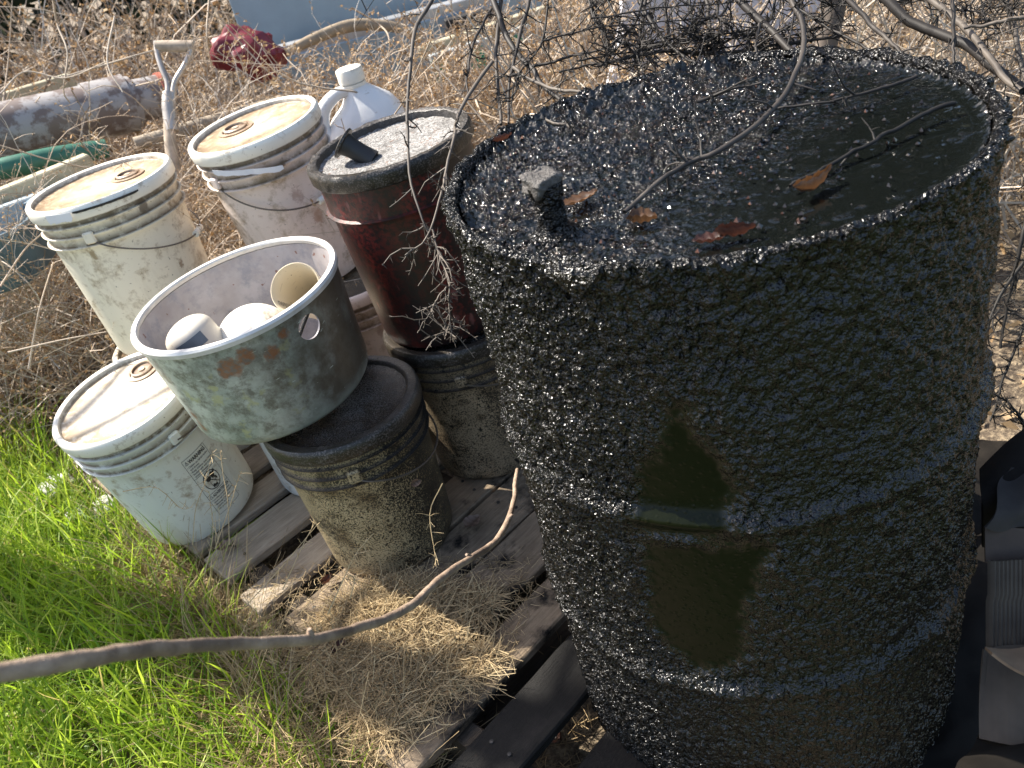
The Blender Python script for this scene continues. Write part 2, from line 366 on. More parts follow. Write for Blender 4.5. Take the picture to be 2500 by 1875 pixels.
# plants
def vari(name, stops, rough=.7, trans=.0, tcol=None, spec=.3):
    t = MT(name); f = t.attr('v'); c = t.ramp(f, *stops); t.set(c, rough, 0, spec)
    if trans: t.translucent(t.mix(.0, c, c) if tcol is None else tcol, trans)
    return t.m
M['twig'] = vari('dry_stem', [(0, (.13, .09, .06)), (.35, (.26, .19, .13)), (.7, (.40, .32, .24)), (1, (.56, .50, .42))], .75)
M['burr'] = vari('dry_seed_and_leaf', [(0, (.16, .095, .045)), (.5, (.34, .21, .10)), (1, (.50, .37, .22))], .8, .2)
M['straw'] = vari('dry_straw', [(0, (.14, .10, .06)), (.5, (.37, .27, .145)), (1, (.60, .48, .28))], .7, .12)
M['grass'] = vari('fresh_grass', [(0, (.05, .12, .012)), (.35, (.14, .26, .02)), (.7, (.34, .47, .035)), (.92, (.46, .52, .09)), (1, (.50, .40, .15))], .42, .52, spec=.35)
M['thorn'] = vari('dark_thorny_wood', [(0, (.01, .009, .008)), (.5, (.035, .03, .027)), (1, (.19, .16, .13))], .6)
t = MT('leaf_litter_ground'); n = t.noise(9, 8, .7); n2 = t.noise(70, 5, .7)
c = t.mix(t.ramp(n, (.35, 0), (.65, 1)), (.055, .04, .026), (.14, .105, .07)); c = t.mix(t.ramp(n2, (.45, 0), (.62, .8)), c, (.36, .28, .18)); c = t.mix(t.ramp(t.noise(40, 4), (.56, 0), (.62, .7)), c, (.05, .035, .022))
lawn = t.math('SUBTRACT', 1., t.ramp(t.math('ADD', t.math('MULTIPLY', t.math('ADD', t.sep(1), 1.), .3), t.math('MULTIPLY', t.noise(3, 3), .1)), (.40, 0), (.47, 1))); c = t.mix(lawn, c, t.mix(n2, (.02, .032, .008), (.06, .085, .02)))
t.bump(n2, 1, .01); M['ground'] = t.set(c, .9)

M['bark2'] = simple('tree_bark', (.13, .105, .085), .85, var=.4, bump=.8, bd=.01)
# ------------------------------------------------------------------ ground
GZ = -.13
N = 150
gx = np.concatenate([np.linspace(-40, -4.05, 12), np.linspace(-4, 4, 120), np.linspace(4.05, 40, 12)])
gy = np.concatenate([np.linspace(-20, -1.05, 8), np.linspace(-1, 6, 120), np.linspace(6.1, 80, 16)])
X, Y = np.meshgrid(gx, gy)
Zg = GZ-.012+.03*(fbm(np.stack([X*3, Y*3, X*0], -1), 3, 3)-.5)
nx, ny = len(gx), len(gy)
i, j = np.meshgrid(np.arange(ny-1), np.arange(nx-1), indexing='ij'); b = i*nx+j
g = put('ground', mesh_np('ground', np.stack([X, Y, Zg], -1).reshape(-1, 3), np.stack([b, b+1, b+nx+1, b+nx], -1).reshape(-1, 4), [M['ground']], None, True))
g['kind'] = 'structure'; g['label'] = 'bare brown ground scattered with leaf litter'

# ------------------------------------------------------------------ pallet (boards run along u, are stacked along n)
PA = RAD(38); U = np.array([math.cos(PA), math.sin(PA)]); Nn = np.array([-math.sin(PA), math.cos(PA)])
pal = thing('wooden_pallet', 'weathered wooden pallet under the buckets and drum, its near boards black with oil', 'pallet', (0, 0, 0), (0, 0, PA))
# (n0, n1, u0, u1, material, height)
boards = [(1.49, 1.60, .30, 1.25, 'wood_grey', 0), (1.345, 1.425, .29, 1.25, 'wood_grey', 0), (1.175, 1.285, .31, 1.28, 'wood_dirty', 0), (1.055, 1.168, .27, 1.3, 'wood_dirty', -.002),
          (.932, 1.047, .29, 1.3, 'wood_dirty', .001), (.822, .905, .24, 1.3, 'wood_dirty', 0), (.69, .785, .28, 1.3, 'wood_black', 0), (.545, .64, .27, 1.3, 'wood_black', .001), (.40, .495, .28, 1.3, 'wood_black', 0),
          (1.63, 1.72, .30, 1.25, 'wood_grey', 0), (1.76, 1.86, .28, 1.25, 'wood_grey', 0), (1.92, 2.02, .28, 1.25, 'wood_dirty', 0), (2.06, 2.16, .28, 1.25, 'wood_dirty', 0)]
for k, (n0, n1, u0, u1, m, dz) in enumerate(boards):
    if n1 < .66: dz -= .035
    me = box_mesh('board', u1-u0, n1-n0, .021, M[m], .003, .0015, 14)
    put('board', me, pal, ((u0+u1)/2, (n0+n1)/2, dz-.0115))
nl = lathe('nail', [(0, .0012), (.0035, .0008), (.004, -.001)], M['black_rub'], 8)
for k, (n0, n1, u0, u1, m, dz) in enumerate(boards):
    for uu in (.36, .77):
        for q in (.3, .7):
            if not (uu == .77 and n1 < .9): put('nail', nl, pal, (uu+rnd.uniform(-.006, .006), n0+(n1-n0)*q, dz-(.035 if n1 < .66 else 0)+.0002))
for u in (.36, .77, 1.18):
    put('stringer', box_mesh('stringer', .04, 1.8, .085, M['wood_dark'], .003), pal, (u, 1.28, -.068))
for n in (.46, .9, 1.35, 1.8):
    put('bottom_board', box_mesh('bottom_board', .95, .09, .016, M['wood_dark'], .002), pal, (.77, n, GZ+.012))

# ------------------------------------------------------------------ buckets
def local_hit(o, x, y, Rf):
    m = Matrix.LocRotScale(o.location, o.rotation_euler, None).inverted(); c = m @ Vector(CAMP); d = (m.to_3x3() @ Vector(ray(x, y))); r = Rf(.2)
    for _ in range(6):
        A = d.x**2+d.y**2; B = 2*(c.x*d.x+c.y*d.y); C = c.x**2+c.y**2-r*r; t = (-B-math.sqrt(max(B*B-4*A*C, 0)))/(2*A); p = c+d*t; r = Rf(min(max(p.z, 0), .6))
    return math.atan2(p.y, p.x), p.z
def facing(x, y): return math.atan2(-y, -x)
def bucket(name, label, base, n, h, rt, rb, mb, ml, mp, ridges=3, bung=None, bail=None, lid=True, group='buckets with lids', rough_rim=0, panel_dip=.010, grip=True, fat=0.):
    o = thing(name, label, 'bucket', group=group); tilt_to(o, base, n)
    f = facing(base[0], base[1])
    def R(z): return rb+(rt-.010-rb)*min(1, z/(h-.03))
    pr = [(0, .004), (rb-.02, .004), (rb-.012, 0), (rb-.003, .003), (rb, .012)]
    z0 = h-.10 if ridges else h-.03
    for z in np.linspace(.03, z0, 8): pr.append((R(z), z))
    for k in range(ridges):
        zz = z0+.008+k*.024
        pr += [(R(zz)+.001, zz-.003), (R(zz)+.0075, zz-.001), (R(zz)+.0085, zz+.002), (R(zz)+.0022, zz+.0045)]
    pr.append((R(h-.02), h-.006))
    oil = mb in (M['oily_a'], M['oily_b'], M['maroon']); gr = []
    for q, (r_, z_) in enumerate(pr):
        if q < 13 and ridges: gr.append(0)
        else: gr.append([0, .3, 1, .4][(q-13) % 4] if oil else [.0, .0, .0, 1][(q-13) % 4])
    put('body', lathe('bucket_body', pr, mb, grime=gr), o)
    # lid: skirt, rolled rim, recessed panel
    rl = rt
    sk = [(rl-.010, h-.030), (rl-.002, h-.030), (rl, h-.027), (rl+.0005, h-.010), (rl-.0005, h-.004), (rl-.004, h), (rl-.010-fat, h+.0005), (rl-.014-fat, h-.002), (rl-.0165-fat, h-panel_dip), (rl-.022-fat, h-panel_dip-.002), (.0, h-panel_dip-.001)]
    l = lathe('lid', sk, ml, 128, 40, mp, 8, [1, 1, .0, 0, 0, 0, .0, .25, .9, .9, 0])
    if rough_rim:
        V = np.empty(len(l.vertices)*3, np.float32); l.vertices.foreach_get('co', V); V = V.reshape(-1, 3)
        d = (fbm(V*140, 3, 5)-.5)*rough_rim; q = V/np.linalg.norm(V[:, :2], axis=1, keepdims=True).clip(.05)
        V += q*d[:, None]*np.array([1, 1, 0]); V[:, 2] += d*.7; l.vertices.foreach_set('co', V.ravel().astype(np.float32)); l.update()
    lo = put('lid', l, o)
    zt = h-panel_dip-.002
    if bung:
        px_, py_, br = bung
        wp_ = Vector(at(px_, py_, base[2]+zt)); lc = Matrix.LocRotScale(o.location, o.rotation_euler, None).inverted() @ wp_; a = math.atan2(lc.y, lc.x); rr = math.hypot(lc.x, lc.y)
        bp = [(br*1.5, zt), (br*1.5, zt+.0035), (br*1.15, zt+.004), (br*1.1, zt-.0), (br, zt), (br, zt+.007), (br*.86, zt+.009), (br*.8, zt+.004), (br*.3, zt+.004), (br*.28, zt+.007), (0, zt+.007)]
        bp = [(r, z-zt) for r, z in bp]; bg_ = [1, .3, .5, 1, 1, .1, .2, 1, .6, 0, 0]
        put('bung', lathe('bung', bp, M['bung'], 48, 35, grime=bg_), lo, (rr*math.cos(a), rr*math.sin(a), zt))
    if bail:
        ze = h-.075; P = []
        if len(bail) == 4: a0, _ = local_hit(o, bail[0], bail[1], R); drop, sweep = bail[2:]
        else: a0, drop, sweep = bail; a0 = RAD(a0)+f
        for k in range(25):
            u = k/24; ph = a0+u*math.pi*sweep
            rr = R(ze)+.012+.004*math.sin(u*math.pi)
            z = ze-drop*math.sin(u*math.pi)**.8
            rr = max(R(max(z, .05))+.006, rr-drop*.05)
            P.append((rr*math.cos(ph), rr*math.sin(ph), z))
        put('handle', tube_mesh('handle', P, [.0019], M['wire'], 6, 40), o)
        for s in (0, 1):
            ph = a0+s*math.pi
            e = box_mesh('lug', .010, .024, .026, mb, .003); put('lug', e, o, ((R(ze)+.006)*math.cos(ph), (R(ze)+.006)*math.sin(ph), ze+.004), (0, 0, ph))
        if grip:
            gi = P[11:14]; put('grip', tube_mesh('grip', gi, [.008, .0085, .008], M['lid_white'] if mb != M['oily_a'] else M['black_rub'], 10, 6), o)
    return o
W1 = bucket('bucket', 'white bucket with tan weathered lid stacked highest at the left, twig shadows on its lid', (-.772, 1.974, .309), (.0, .0, 1), .388, .1637, .138, M['white_a'], M['lid_white'], M['panel_tan'], bung=(313, 431, .025), bail=(215, 568, .09, 1))
W2 = bucket('bucket', 'white bucket with stained lid and rust ringed bung, beside the white jug', (-.390, 2.02, .345), (-.045, -.05, 1), .378, .1545, .130, M['white_b'], M['lid_white'], M['panel_tan'], bung=(576, 316, .028), bail=(533, 447, .10, 1))
W3 = bucket('bucket', 'low white bucket with printed warning panel standing at the edge of the grass', (-.776, 1.639, .009), (-.060, -.105, 1), .348, .153, .131, M['white_c'], M['lid_white'], M['panel_white'], bung=(354, 912, .025), bail=(418, 1058, .02, 1), grip=False)
W1b = bucket('bucket', 'white bucket underneath the tan lidded bucket, only its rim showing', (-.762, 1.945, .0), (0, 0, 1), .305, .163, .14, M['white_d'], M['lid_white'], M['panel_tan'])
W2b = bucket('bucket', 'dirty white bucket under the rust ringed one, dried leaves on its lid', (-.315, 1.93, .0), (0, 0, 1), .345, .156, .13, M['white_b'], M['white_b'], M['oily_b'])
W4 = bucket('bucket', 'bluish white bucket wedged behind the metal pot and the warning bucket', (-.46, 1.665, .0), (0, 0, 1), .34, .15, .128, M['white_d'], M['lid_white'], M['panel_tan'])
B1 = bucket('bucket', 'tar speckled bucket with thick black rim holding up the metal pot', (-.3207, 1.3618, .0), (0, 0, 1), .343, .154, .129, M['oily_a'], M['oily_lid'], M['tar_lid'], ridges=3, bail=(865, 1158, .055, .8), rough_rim=.002, panel_dip=.008, grip=False, fat=.008)
B2 = bucket('bucket', 'brown tar stained bucket with black rim beneath the maroon bucket', (-.076, 1.5695, .0), (0, 0, 1), .345, .156, .131, M['oily_b'], M['oily_lid'], M['tar_lid'], ridges=3, bail=(-10, .05, 1), rough_rim=.003, panel_dip=.014, grip=False, fat=.006)
RB = bucket('bucket', 'dark maroon bucket with gritty lid and a spout, on top of the brown one', (-.087, 1.588, .344), (-.036, -.014, 1), .378, .158, .137, M['maroon'], M['oily_lid'], M['grit'], ridges=1, rough_rim=.006, panel_dip=.014, fat=.004)
W5 = bucket('bucket', 'white bucket that the jug stands on, behind the maroon bucket', (-.205, 2.33, .0), (0, 0, 1), .36, .155, .13, M['white_d'], M['white_d'], M['panel_tan'])
# spout on the maroon lid
inv = Matrix.LocRotScale(RB.location, RB.rotation_euler, None).inverted()
s0 = inv @ Vector(at(912, 392, .700)); s1 = inv @ Vector(at(842, 352, .738)); sd_ = (s1-s0)
sp = put('spout', tube_mesh('spout', [(0, 0, 0), tuple(sd_*.35), tuple(sd_*.7), tuple(sd_)], [.019, .0175, .018, .021], M['black_rub'], 24, 16), RB, tuple(s0))
fl = put('spout_flange', lathe('spout_flange', [(.012, .004), (.022, .0), (.029, .001), (.030, .005), (.022, .0075), (.012, .006)], M['oily_lid'], 36), sp, tuple(sd_), sd_.to_track_quat('Z', 'Y').to_euler())
# torn paper strips
def strip(name, label_parent, cx, cy, r, a0, a1, z0, z1, w, mat, tiltz=0, wob=.004):
    k = 16; V = []; F = []
    for i in range(k+1):
        u = i/k; a = a0+(a1-a0)*u; z = z0+(z1-z0)*u; ww = w*(1 if i not in (0, k) else .7)*rnd.uniform(.85, 1.1)
        rr = r+.0015+wob*max(0, u-.6)*2
        for q in (0, 1):
            for lay in (0, .0006): V.append(((rr+lay)*math.cos(a), (rr+lay)*math.sin(a), z-q*ww))
    for i in range(k):
        b = i*4; F += [(b+1, b+5, b+7, b+3), (b, b+2, b+6, b+4), (b, b+4, b+5, b+1), (b+2, b+3, b+7, b+6)]
    return put(name, mesh_np(name, V, F, [mat], None, False), label_parent)
f2 = facing(-.39, 2.02); strip('torn_paper', W2, 0, 0, .156, f2-RAD(48), f2+RAD(8), .345, .322, .013, M['paper'], wob=.03)
f1 = facing(-.772, 1.974); strip('torn_paper', W1, 0, 0, .1645, f1-RAD(50), f1-RAD(28), .383, .382, .019, M['paper'])
strip('dark_tape', W1, 0, 0, .1642, f1-RAD(27), f1+RAD(22), .381, .379, .005, M['black_rub'])

# ------------------------------------------------------------------ flat print wrapped round a bucket
def text_mesh(s, size, bold=0):
    cu = bpy.data.curves.new('t', 'FONT'); cu.body = s; cu.size = size; cu.offset = bold; cu.resolution_u = 2
    ob = bpy.data.objects.new('t', cu); COL.objects.link(ob)
    dg = bpy.context.evaluated_depsgraph_get(); me = bpy.data.meshes.new_from_object(ob.evaluated_get(dg))
    V = [tuple(v.co[:2]) for v in me.vertices]; F = [tuple(p.vertices) for p in me.polygons]
    bpy.data.objects.remove(ob); bpy.data.curves.remove(cu); bpy.data.meshes.remove(me)
    return V, F
class Flat:
    def __init__(self): self.V = []; self.F = []
    def add(self, V, F, dx=0, dy=0, sx=1, sy=1):
        b = len(self.V); self.V += [(x*sx+dx, y*sy+dy) for x, y in V]; self.F += [tuple(i+b for i in f) for f in F]
    def text(self, s, size, x, y, width=None, bold=0):
        V, F = text_mesh(s, size, bold)
        w = max(v[0] for v in V) or 1
        self.add(V, F, x, y, (width/w) if width else 1, 1)
    def line(self, x0, y0, x1, y1, w):
        n = 10; dx, dy = x1-x0, y1-y0; L = math.hypot(dx, dy); px, py = -dy/L*w/2, dx/L*w/2
        V = []
        for i in range(n+1):
            u = i/n; V += [(x0+dx*u+px, y0+dy*u+py), (x0+dx*u-px, y0+dy*u-py)]
        self.add(V, [(2*i, 2*i+1, 2*i+3, 2*i+2) for i in range(n)])
    def ring(self, x, y, r, w, n=36):
        V = []
        for i in range(n):
            a = i/n*2*math.pi; V += [(x+r*math.cos(a), y+r*math.sin(a)), (x+(r-w)*math.cos(a), y+(r-w)*math.sin(a))]
        self.add(V, [(2*i, 2*i+1, (2*i+3) % (2*n), (2*i+2) % (2*n)) for i in range(n)])
    def poly(self, pts): self.add(pts, [tuple(range(len(pts)))])
    def wrap(self, name, mat, parent, R, a, z, off=.0006, mirror=False, inside=False):
        V = []
        for x, y in self.V:
            if mirror: x = -x
            zz = z+y; r = R(zz)+(-off if inside else off)
            an = a+x/r*(1 if not inside else -1); V.append((r*math.cos(an), r*math.sin(an), zz))
        me = bpy.data.meshes.new(name); me.from_pydata(V, [], self.F); me.materials.append(mat)
        return put(name, me, parent)
P = Flat(); w, h = .072, .158
for a in ((0, 0, w, 0), (w, 0, w, -h), (w, -h, 0, -h), (0, -h, 0, 0), (0, -.052, w, -.052), (0, -.104, w, -.104)): P.line(*a, .0009)
P.line(.004, -.013, .012, -.013, .001); P.line(.004, -.013, .008, -.005, .001); P.line(.008, -.005, .012, -.013, .001); P.line(.008, -.0075, .008, -.011, .001)
P.text('WARNING', .012, .014, -.014, .054, .0004)
for k, s in enumerate(['• Children can fall into bucket', '  and drown.', '• Keep children away from', '  buckets with even a small', '  amount of water.']):
    P.text(s, .0062, .003, -.0225-k*.0066, .066 if k in (0, 3) else None, .0001)
P.ring(w/2, -.078, .0235, .0022)
P.line(w/2-.016, -.062, w/2+.016, -.094, .0022)
P.poly([(w/2-.014, -.069), (w/2-.008, -.063), (w/2-.001, -.066), (w/2+.001, -.073), (w/2-.006, -.079), (w/2-.013, -.076)])
P.poly([(w/2-.001, -.065), (w/2+.007, -.060), (w/2+.014, -.066), (w/2+.012, -.075), (w/2+.004, -.078)])
P.poly([(w/2+.010, -.064), (w/2+.018, -.059), (w/2+.020, -.064), (w/2+.013, -.069)])
P.poly([(w/2+.009, -.074), (w/2+.015, -.077), (w/2+.016, -.084), (w/2+.013, -.085), (w/2+.008, -.078)])
for a in ((-.008, -.080, -.006, -.097), (-.006, -.097, .007, -.097), (.007, -.097, .009, -.080)): P.line(w/2+a[0], a[1], w/2+a[2], a[3], .0012)
P.poly([(w/2-.006, -.096), (w/2-.006, -.091), (w/2-.002, -.088), (w/2+.002, -.092), (w/2+.006, -.089), (w/2+.007, -.096)])
P.text('ADVERTENCIA', .0095, .014, -.1145, .055, .0003); P.line(.004, -.114, .012, -.114, .001); P.line(.004, -.114, .008, -.107, .001); P.line(.008, -.107, .012, -.114, .001)
for k, s in enumerate(['• Los niños pueden caerse', '  dentro del cubo y ahogarse.', '• Mantenga a los niños', '  alejados de los cubos aun', '  con poca agua.']):
    P.text(s, .0058, .003, -.1215-k*.0065, None, .0001)
RW = lambda z: .131+(.153-.010-.131)*min(1, max(z, 0)/.318)
a1, z1 = local_hit(W3, 442, 1130, RW); a2, z2 = local_hit(W3, 493, 1079, RW); a3, z3 = local_hit(W3, 538, 1255, RW)
ws = (a2-a1)*.139/.072; hs = (z1-z3)/.158; P.V = [(x*ws, y*hs) for x, y in P.V]
P.wrap('warning_print', M['print'], W3, RW, a1, z1)

# ------------------------------------------------------------------ metal pot
pot = thing('metal_pot', 'big round metal pot with green and rust patina, a round hole below its bright rim', 'pot')
tilt_to(pot, (-.420, 1.428, .358), (-.048, -.018, 1))
Rp, rbp, hp, wt = .1865, .172, .227, .004
out = [(0, 0), (rbp-.022, 0), (rbp-.010, .004), (rbp-.003, .012), (rbp, .024)] + [(rbp+(Rp-rbp)*(z-.024)/(hp-.03), z) for z in np.linspace(.05, hp-.012, 9)]
inn = [(x-wt, max(z, .004)) for x, z in out[::-1][:-1]] + [(0, .004)]
lipo = [(Rp+.0045, hp-.012), (Rp+.0055, hp-.004), (Rp+.003, hp), (Rp-.006, hp), (Rp-.0075, hp-.003), (Rp-.006, hp-.010)]
pm = lathe('pot_shell', out+inn, M['pot_out'], 160, 50, M['pot_in'], len(out)-1)
po = put('shell', pm, pot)
# cut the round hole
hx, hy = 755, 787
fa = facing(-.42, 1.43)
th, zz = hit(hx, hy, -.43, 1.424, .190)
zl = hp-.050
bm = bmesh.new(); bmesh.ops.create_cone(bm, cap_ends=True, segments=32, radius1=.0225, radius2=.0225, depth=.08)
cme = bpy.data.meshes.new('cutter'); bm.to_mesh(cme); bm.free(); cme.materials.append(M['pot_in'])
cut = put('cutter', cme, pot, (Rp*.97*math.cos(th), Rp*.97*math.sin(th), zl), (0, math.pi/2, th))
md = po.modifiers.new('b', 'BOOLEAN'); md.operation = 'DIFFERENCE'; md.object = cut; md.solver = 'EXACT'
bpy.context.view_layer.update(); dg = bpy.context.evaluated_depsgraph_get()
nm = bpy.data.meshes.new_from_object(po.evaluated_get(dg)); nm.name = 'pot_shell'
po.modifiers.clear()
if len(nm.polygons) > 1000: po.data = nm
bpy.data.objects.remove(cut)
put('rim', lathe('rim', lipo+[lipo[0]], M['pot_rim'], 128), pot)
put('cross_rod', tube_mesh('cross_rod', [((Rp-.012)*math.cos(th-.25), (Rp-.012)*math.sin(th-.25), zl-.028), ((Rp-.012)*math.cos(th+.2), (Rp-.012)*math.sin(th+.2), zl+.03)], [.0035], M['oily_b'], 8), pot)

# things lying in the pot
def revolve_thing(name, label, cat, prof, mat, base, n, segs=64, sharp=40, mats2=None, split=None):
    o = thing(name, label, cat); tilt_to(o, base, n); put('body', lathe(name+'_body', prof, mat, segs, sharp, mats2, split), o); return o
M['cup'] = plastic('yellowed_cup', (.70, .60, .42), amt=-.5, seed=9, streak=0)
cupn = np.array([-.15, -.72, .68]); cupn /= np.linalg.norm(cupn); cc = np.array([-.322, 1.400, .566])
cup = thing('plastic_cup', 'yellowed open cup with faint writing inside, leaning in the pot near the hole', 'cup'); tilt_to(cup, tuple(cc-cupn*.115), tuple(cupn))
cp = [(0, 0), (.031, 0), (.033, .004), (.0445, .112), (.0465, .113), (.0470, .116), (.0455, .1175), (.0430, .115), (.0318, .005), (0, .004)]
put('body', lathe('cup_body', cp, M['cup'], 64, 40), cup)
T = Flat(); T.text('Haugen', .022, 0, 0, .060, .0004)
F2 = Flat(); F2.V = [(-y+.011, x) for x, y in T.V]; F2.F = T.F
F2.wrap('faded_print', M['print_grey'], cup, lambda z: .0318+(.0430-.0318)*(z-.005)/.11, RAD(185), .048, .0004, True, True)
dome = revolve_thing('plastic_bowl', 'round white dome shaped container lying in the metal pot', 'container', [(.074*math.cos(a), .074*math.sin(a)) for a in np.linspace(-.5, math.pi/2, 22)], M['lid_white'], (-.434, 1.435, .466), (.05, .10, 1))
M['bottle'] = plastic('cream_bottle', (.62, .57, .48), amt=-.3, seed=10, streak=0)
bn = Vector((-.30, .10, .90)).normalized()
bot = revolve_thing('plastic_bottle', 'cream bottle with printed label lying at the left inside the pot', 'bottle', [(0, 0), (.044, 0), (.047, .004), (.047, .13)]+[(.047*math.cos(a), .13+.030*math.sin(a)) for a in np.linspace(.1, math.pi/2, 10)], M['bottle'], Vector((-.540, 1.41, .555))-bn*.155, bn)
T = Flat(); T.line(0, 0, .055, 0, .022); T.wrap('blue_label', simple('faded_blue_label', (.11, .14, .17), .5), bot, lambda z: .0472, facing(-.535, 1.4)-.7, .122)
T = Flat(); T.text('PAR', .015, .010, -.028, None, .0004)
for k in range(5): T.line(0, -.036-k*.005, .05, -.036-k*.005, .0011)
T.wrap('label_print', M['print'], bot, lambda z: .0472, facing(-.535, 1.4)-.5, .122)

# ------------------------------------------------------------------ white jug
jug = thing('plastic_jug', 'white plastic jug with screw cap and moulded handle', 'jug', (-.188, 2.32, .352), (0, 0, RAD(-6)))
def loft(name, secs, mat, n=40, e=3.2):
    V = []; F = []
    for (z, sx, sy, cx, cy, ee) in secs:
        for k in range(n):
            a = 2*math.pi*k/n; c, s = math.cos(a), math.sin(a)
            V.append((cx+sx*math.copysign(abs(c)**(2/ee), c), cy+sy*math.copysign(abs(s)**(2/ee), s), z))
    for i in range(len(secs)-1):
        for k in range(n): F.append((i*n+k, i*n+(k+1) % n, (i+1)*n+(k+1) % n, (i+1)*n+k))
    me = mesh_np(name, V, F, [mat], None, True, None, 50)
    return me
put('body', loft('jug_body', [(0, .085, .06, 0, 0, 3.5), (.006, .104, .075, 0, 0, 4), (.03, .108, .08, 0, 0, 4), (.20, .108, .08, 0, 0, 4), (.225, .106, .078, 0, 0, 3.6), (.25, .094, .070, .008, .002, 3), (.28, .066, .056, .018, .004, 2.6), (.305, .042, .042, .010, .004, 2.2), (.325, .029, .029, .0, .0, 2), (.35, .028, .028, 0, 0, 2), (.35, .0, .0, 0, 0, 2)], M['jug']), jug)
put('handle', loft('jug_handle_blank', [(0, .001, .001, 0, 0, 2), (.001, .001, .001, 0, 0, 2)], M['jug']) if 0 else tube_mesh('jug_handle', [(-.015, -.015, .318), (-.050, -.026, .315), (-.088, -.034, .290), (-.104, -.040, .250), (-.098, -.046, .215), (-.080, -.05, .185)], [.014, .0165, .0185, .0185, .019, .018], M['jug'], 14, 28), jug)
put('cap', lathe('jug_cap', [(.030, .333), (.0345, .334), (.0350, .338), (.0350, .364), (.0335, .3675), (.030, .369), (0, .369)], M['lid_white'], 60, 30), jug)
put('collar', lathe('jug_collar', [(.028, .322), (.0335, .322), (.0335, .330), (.028, .331)], M['lid_white'], 48, 30), jug)

# ------------------------------------------------------------------ tar drum
DX, DY, DR, DH = .2762, .9004, .2835, .817
drum = thing('oil_drum', 'large steel drum caked in glossy black tar and brimming with oil', 'drum', (DX, DY, 0))
def k_(pts): return [(x*1.1302, y*1.1302) for x, y in pts]
patchA = k_([(1455, 880), (1500, 960), (1572, 1010), (1580, 1130), (1500, 1160), (1400, 1152), (1360, 1110), (1380, 1030), (1425, 990)])
patchB = k_([(1408, 1178), (1620, 1188), (1650, 1200), (1628, 1300), (1605, 1390), (1560, 1440), (1500, 1452), (1450, 1400), (1410, 1350), (1398, 1250)])
def sdist(px, py, poly):
    """signed distance, inside negative"""
    d = np.full(px.shape, 1e9); ins = np.zeros(px.shape, bool)
    for k in range(len(poly)):
        ax, ay = poly[k]; bx, by = poly[(k+1) % len(poly)]
        ex, ey = bx-ax, by-ay; t_ = np.clip(((px-ax)*ex+(py-ay)*ey)/(ex*ex+ey*ey), 0, 1)
        d = np.minimum(d, np.hypot(px-ax-t_*ex, py-ay-t_*ey))
        c_ = ((ay > py) != (by > py)) & (px < (bx-ax)*(py-ay)/(by-ay+1e-12)+ax); ins ^= c_
    return np.where(ins, -d, d)
fD = facing(DX, DY)
fine = np.linspace(fD-1.9, fD+1.9, 560, endpoint=False); coarse = np.linspace(fD+1.9, fD-1.9+2*math.pi, 70, endpoint=False)
TH = np.concatenate([fine, coarse]); ZZ = np.linspace(-.062, DH, 350)
TT, Z2 = np.meshgrid(TH, ZZ)
def arcpt(poly):
    out_ = []
    for x, y in poly:
        a, z = hit(x, y, DX, DY, DR+.008); out_.append((((a-fD+math.pi) % (2*math.pi)-math.pi)*DR, z))
    return out_
AX = ((TT-fD+math.pi) % (2*math.pi)-math.pi)*DR
sd = np.minimum(sdist(AX, Z2, arcpt(patchA)), sdist(AX, Z2, arcpt(patchB)))
c3 = np.stack([np.cos(TT)*DR, np.sin(TT)*DR, Z2], -1)
sd = sd+(fbm(c3*34, 3, 9)-.5)*.036+(fbm(c3*150, 2, 19)-.5)*.012
crust = np.clip((sd+.010)/.030, 0, 1); crust = crust*crust*(3-2*crust)
hoop = sum(.0125*np.exp(-((Z2-zz)/.013)**2) for zz in (.235, .515))
q1 = fbm(c3*np.array([140, 140, 120]), 2, 1); q2 = 1-np.abs(fbm(c3*np.array([210, 210, 170]), 2, 2)-.5)*4; q3 = fbm(c3*18, 2, 3)
drip = fbm(np.stack([AX*28+Z2*14, Z2*9, AX*0], -1), 3, 4)
rough_d = .0060+.009*(q1-.45)+.0030*(q2-.3)+.008*(q3-.5)+.008*(drip-.5)
disp = hoop+crust*np.clip(rough_d, .0005, .03)+(1-crust)*.0008*q1
top = np.clip((Z2-(DH-.03))/.03, 0, 1); disp = disp+top*(.002+.005*q1)*crust
RR = DR-.006*(1-Z2/DH)*0+disp
V = np.stack([RR*np.cos(TT), RR*np.sin(TT), Z2], -1); nz, nt = TT.shape
gran = np.clip((-AX-.02)/.16+(fbm(c3*14, 2, 61)-.5)*1.2, 0, 1)
# roll the mesh over the rim
prof = [(.003, .002), (.001, .005), (-.003, .007), (-.007, .005), (-.009, .000), (-.010, -.010), (-.010, -.030)]
extra = []; ec = []
for (dr, dz) in prof:
    ring = np.stack([np.cos(TH)*DR, np.sin(TH)*DR, np.full(nt, DH+dz)], -1)
    nn = (fbm(ring*120, 3, 21)-.40)*.018+(fbm(ring*24, 2, 22)-.5)*.010
    tip = 0
    rr = DR+.007+dr+nn*(.8 if dr > -.008 else .4); z = DH+dz+nn*.8*(dr > -.0095)
    extra.append(np.stack([rr*np.cos(TH), rr*np.sin(TH), z], -1)); ec.append(np.ones(nt))
V = np.concatenate([V, np.array(extra)], 0); cr = np.concatenate([crust, np.array(ec)], 0); nz = V.shape[0]
i, j = np.meshgrid(np.arange(nz-1), np.arange(nt), indexing='ij'); j2 = (j+1) % nt
put('drum_shell', mesh_np('drum_shell', V.reshape(-1, 3), np.stack([i*nt+j, i*nt+j2, (i+1)*nt+j2, (i+1)*nt+j], -1).reshape(-1, 4), [M['tar']], None, True, {'crust': cr.ravel(), 'gran': np.concatenate([gran.ravel(), np.ones(cr.size-gran.size)])}), drum)
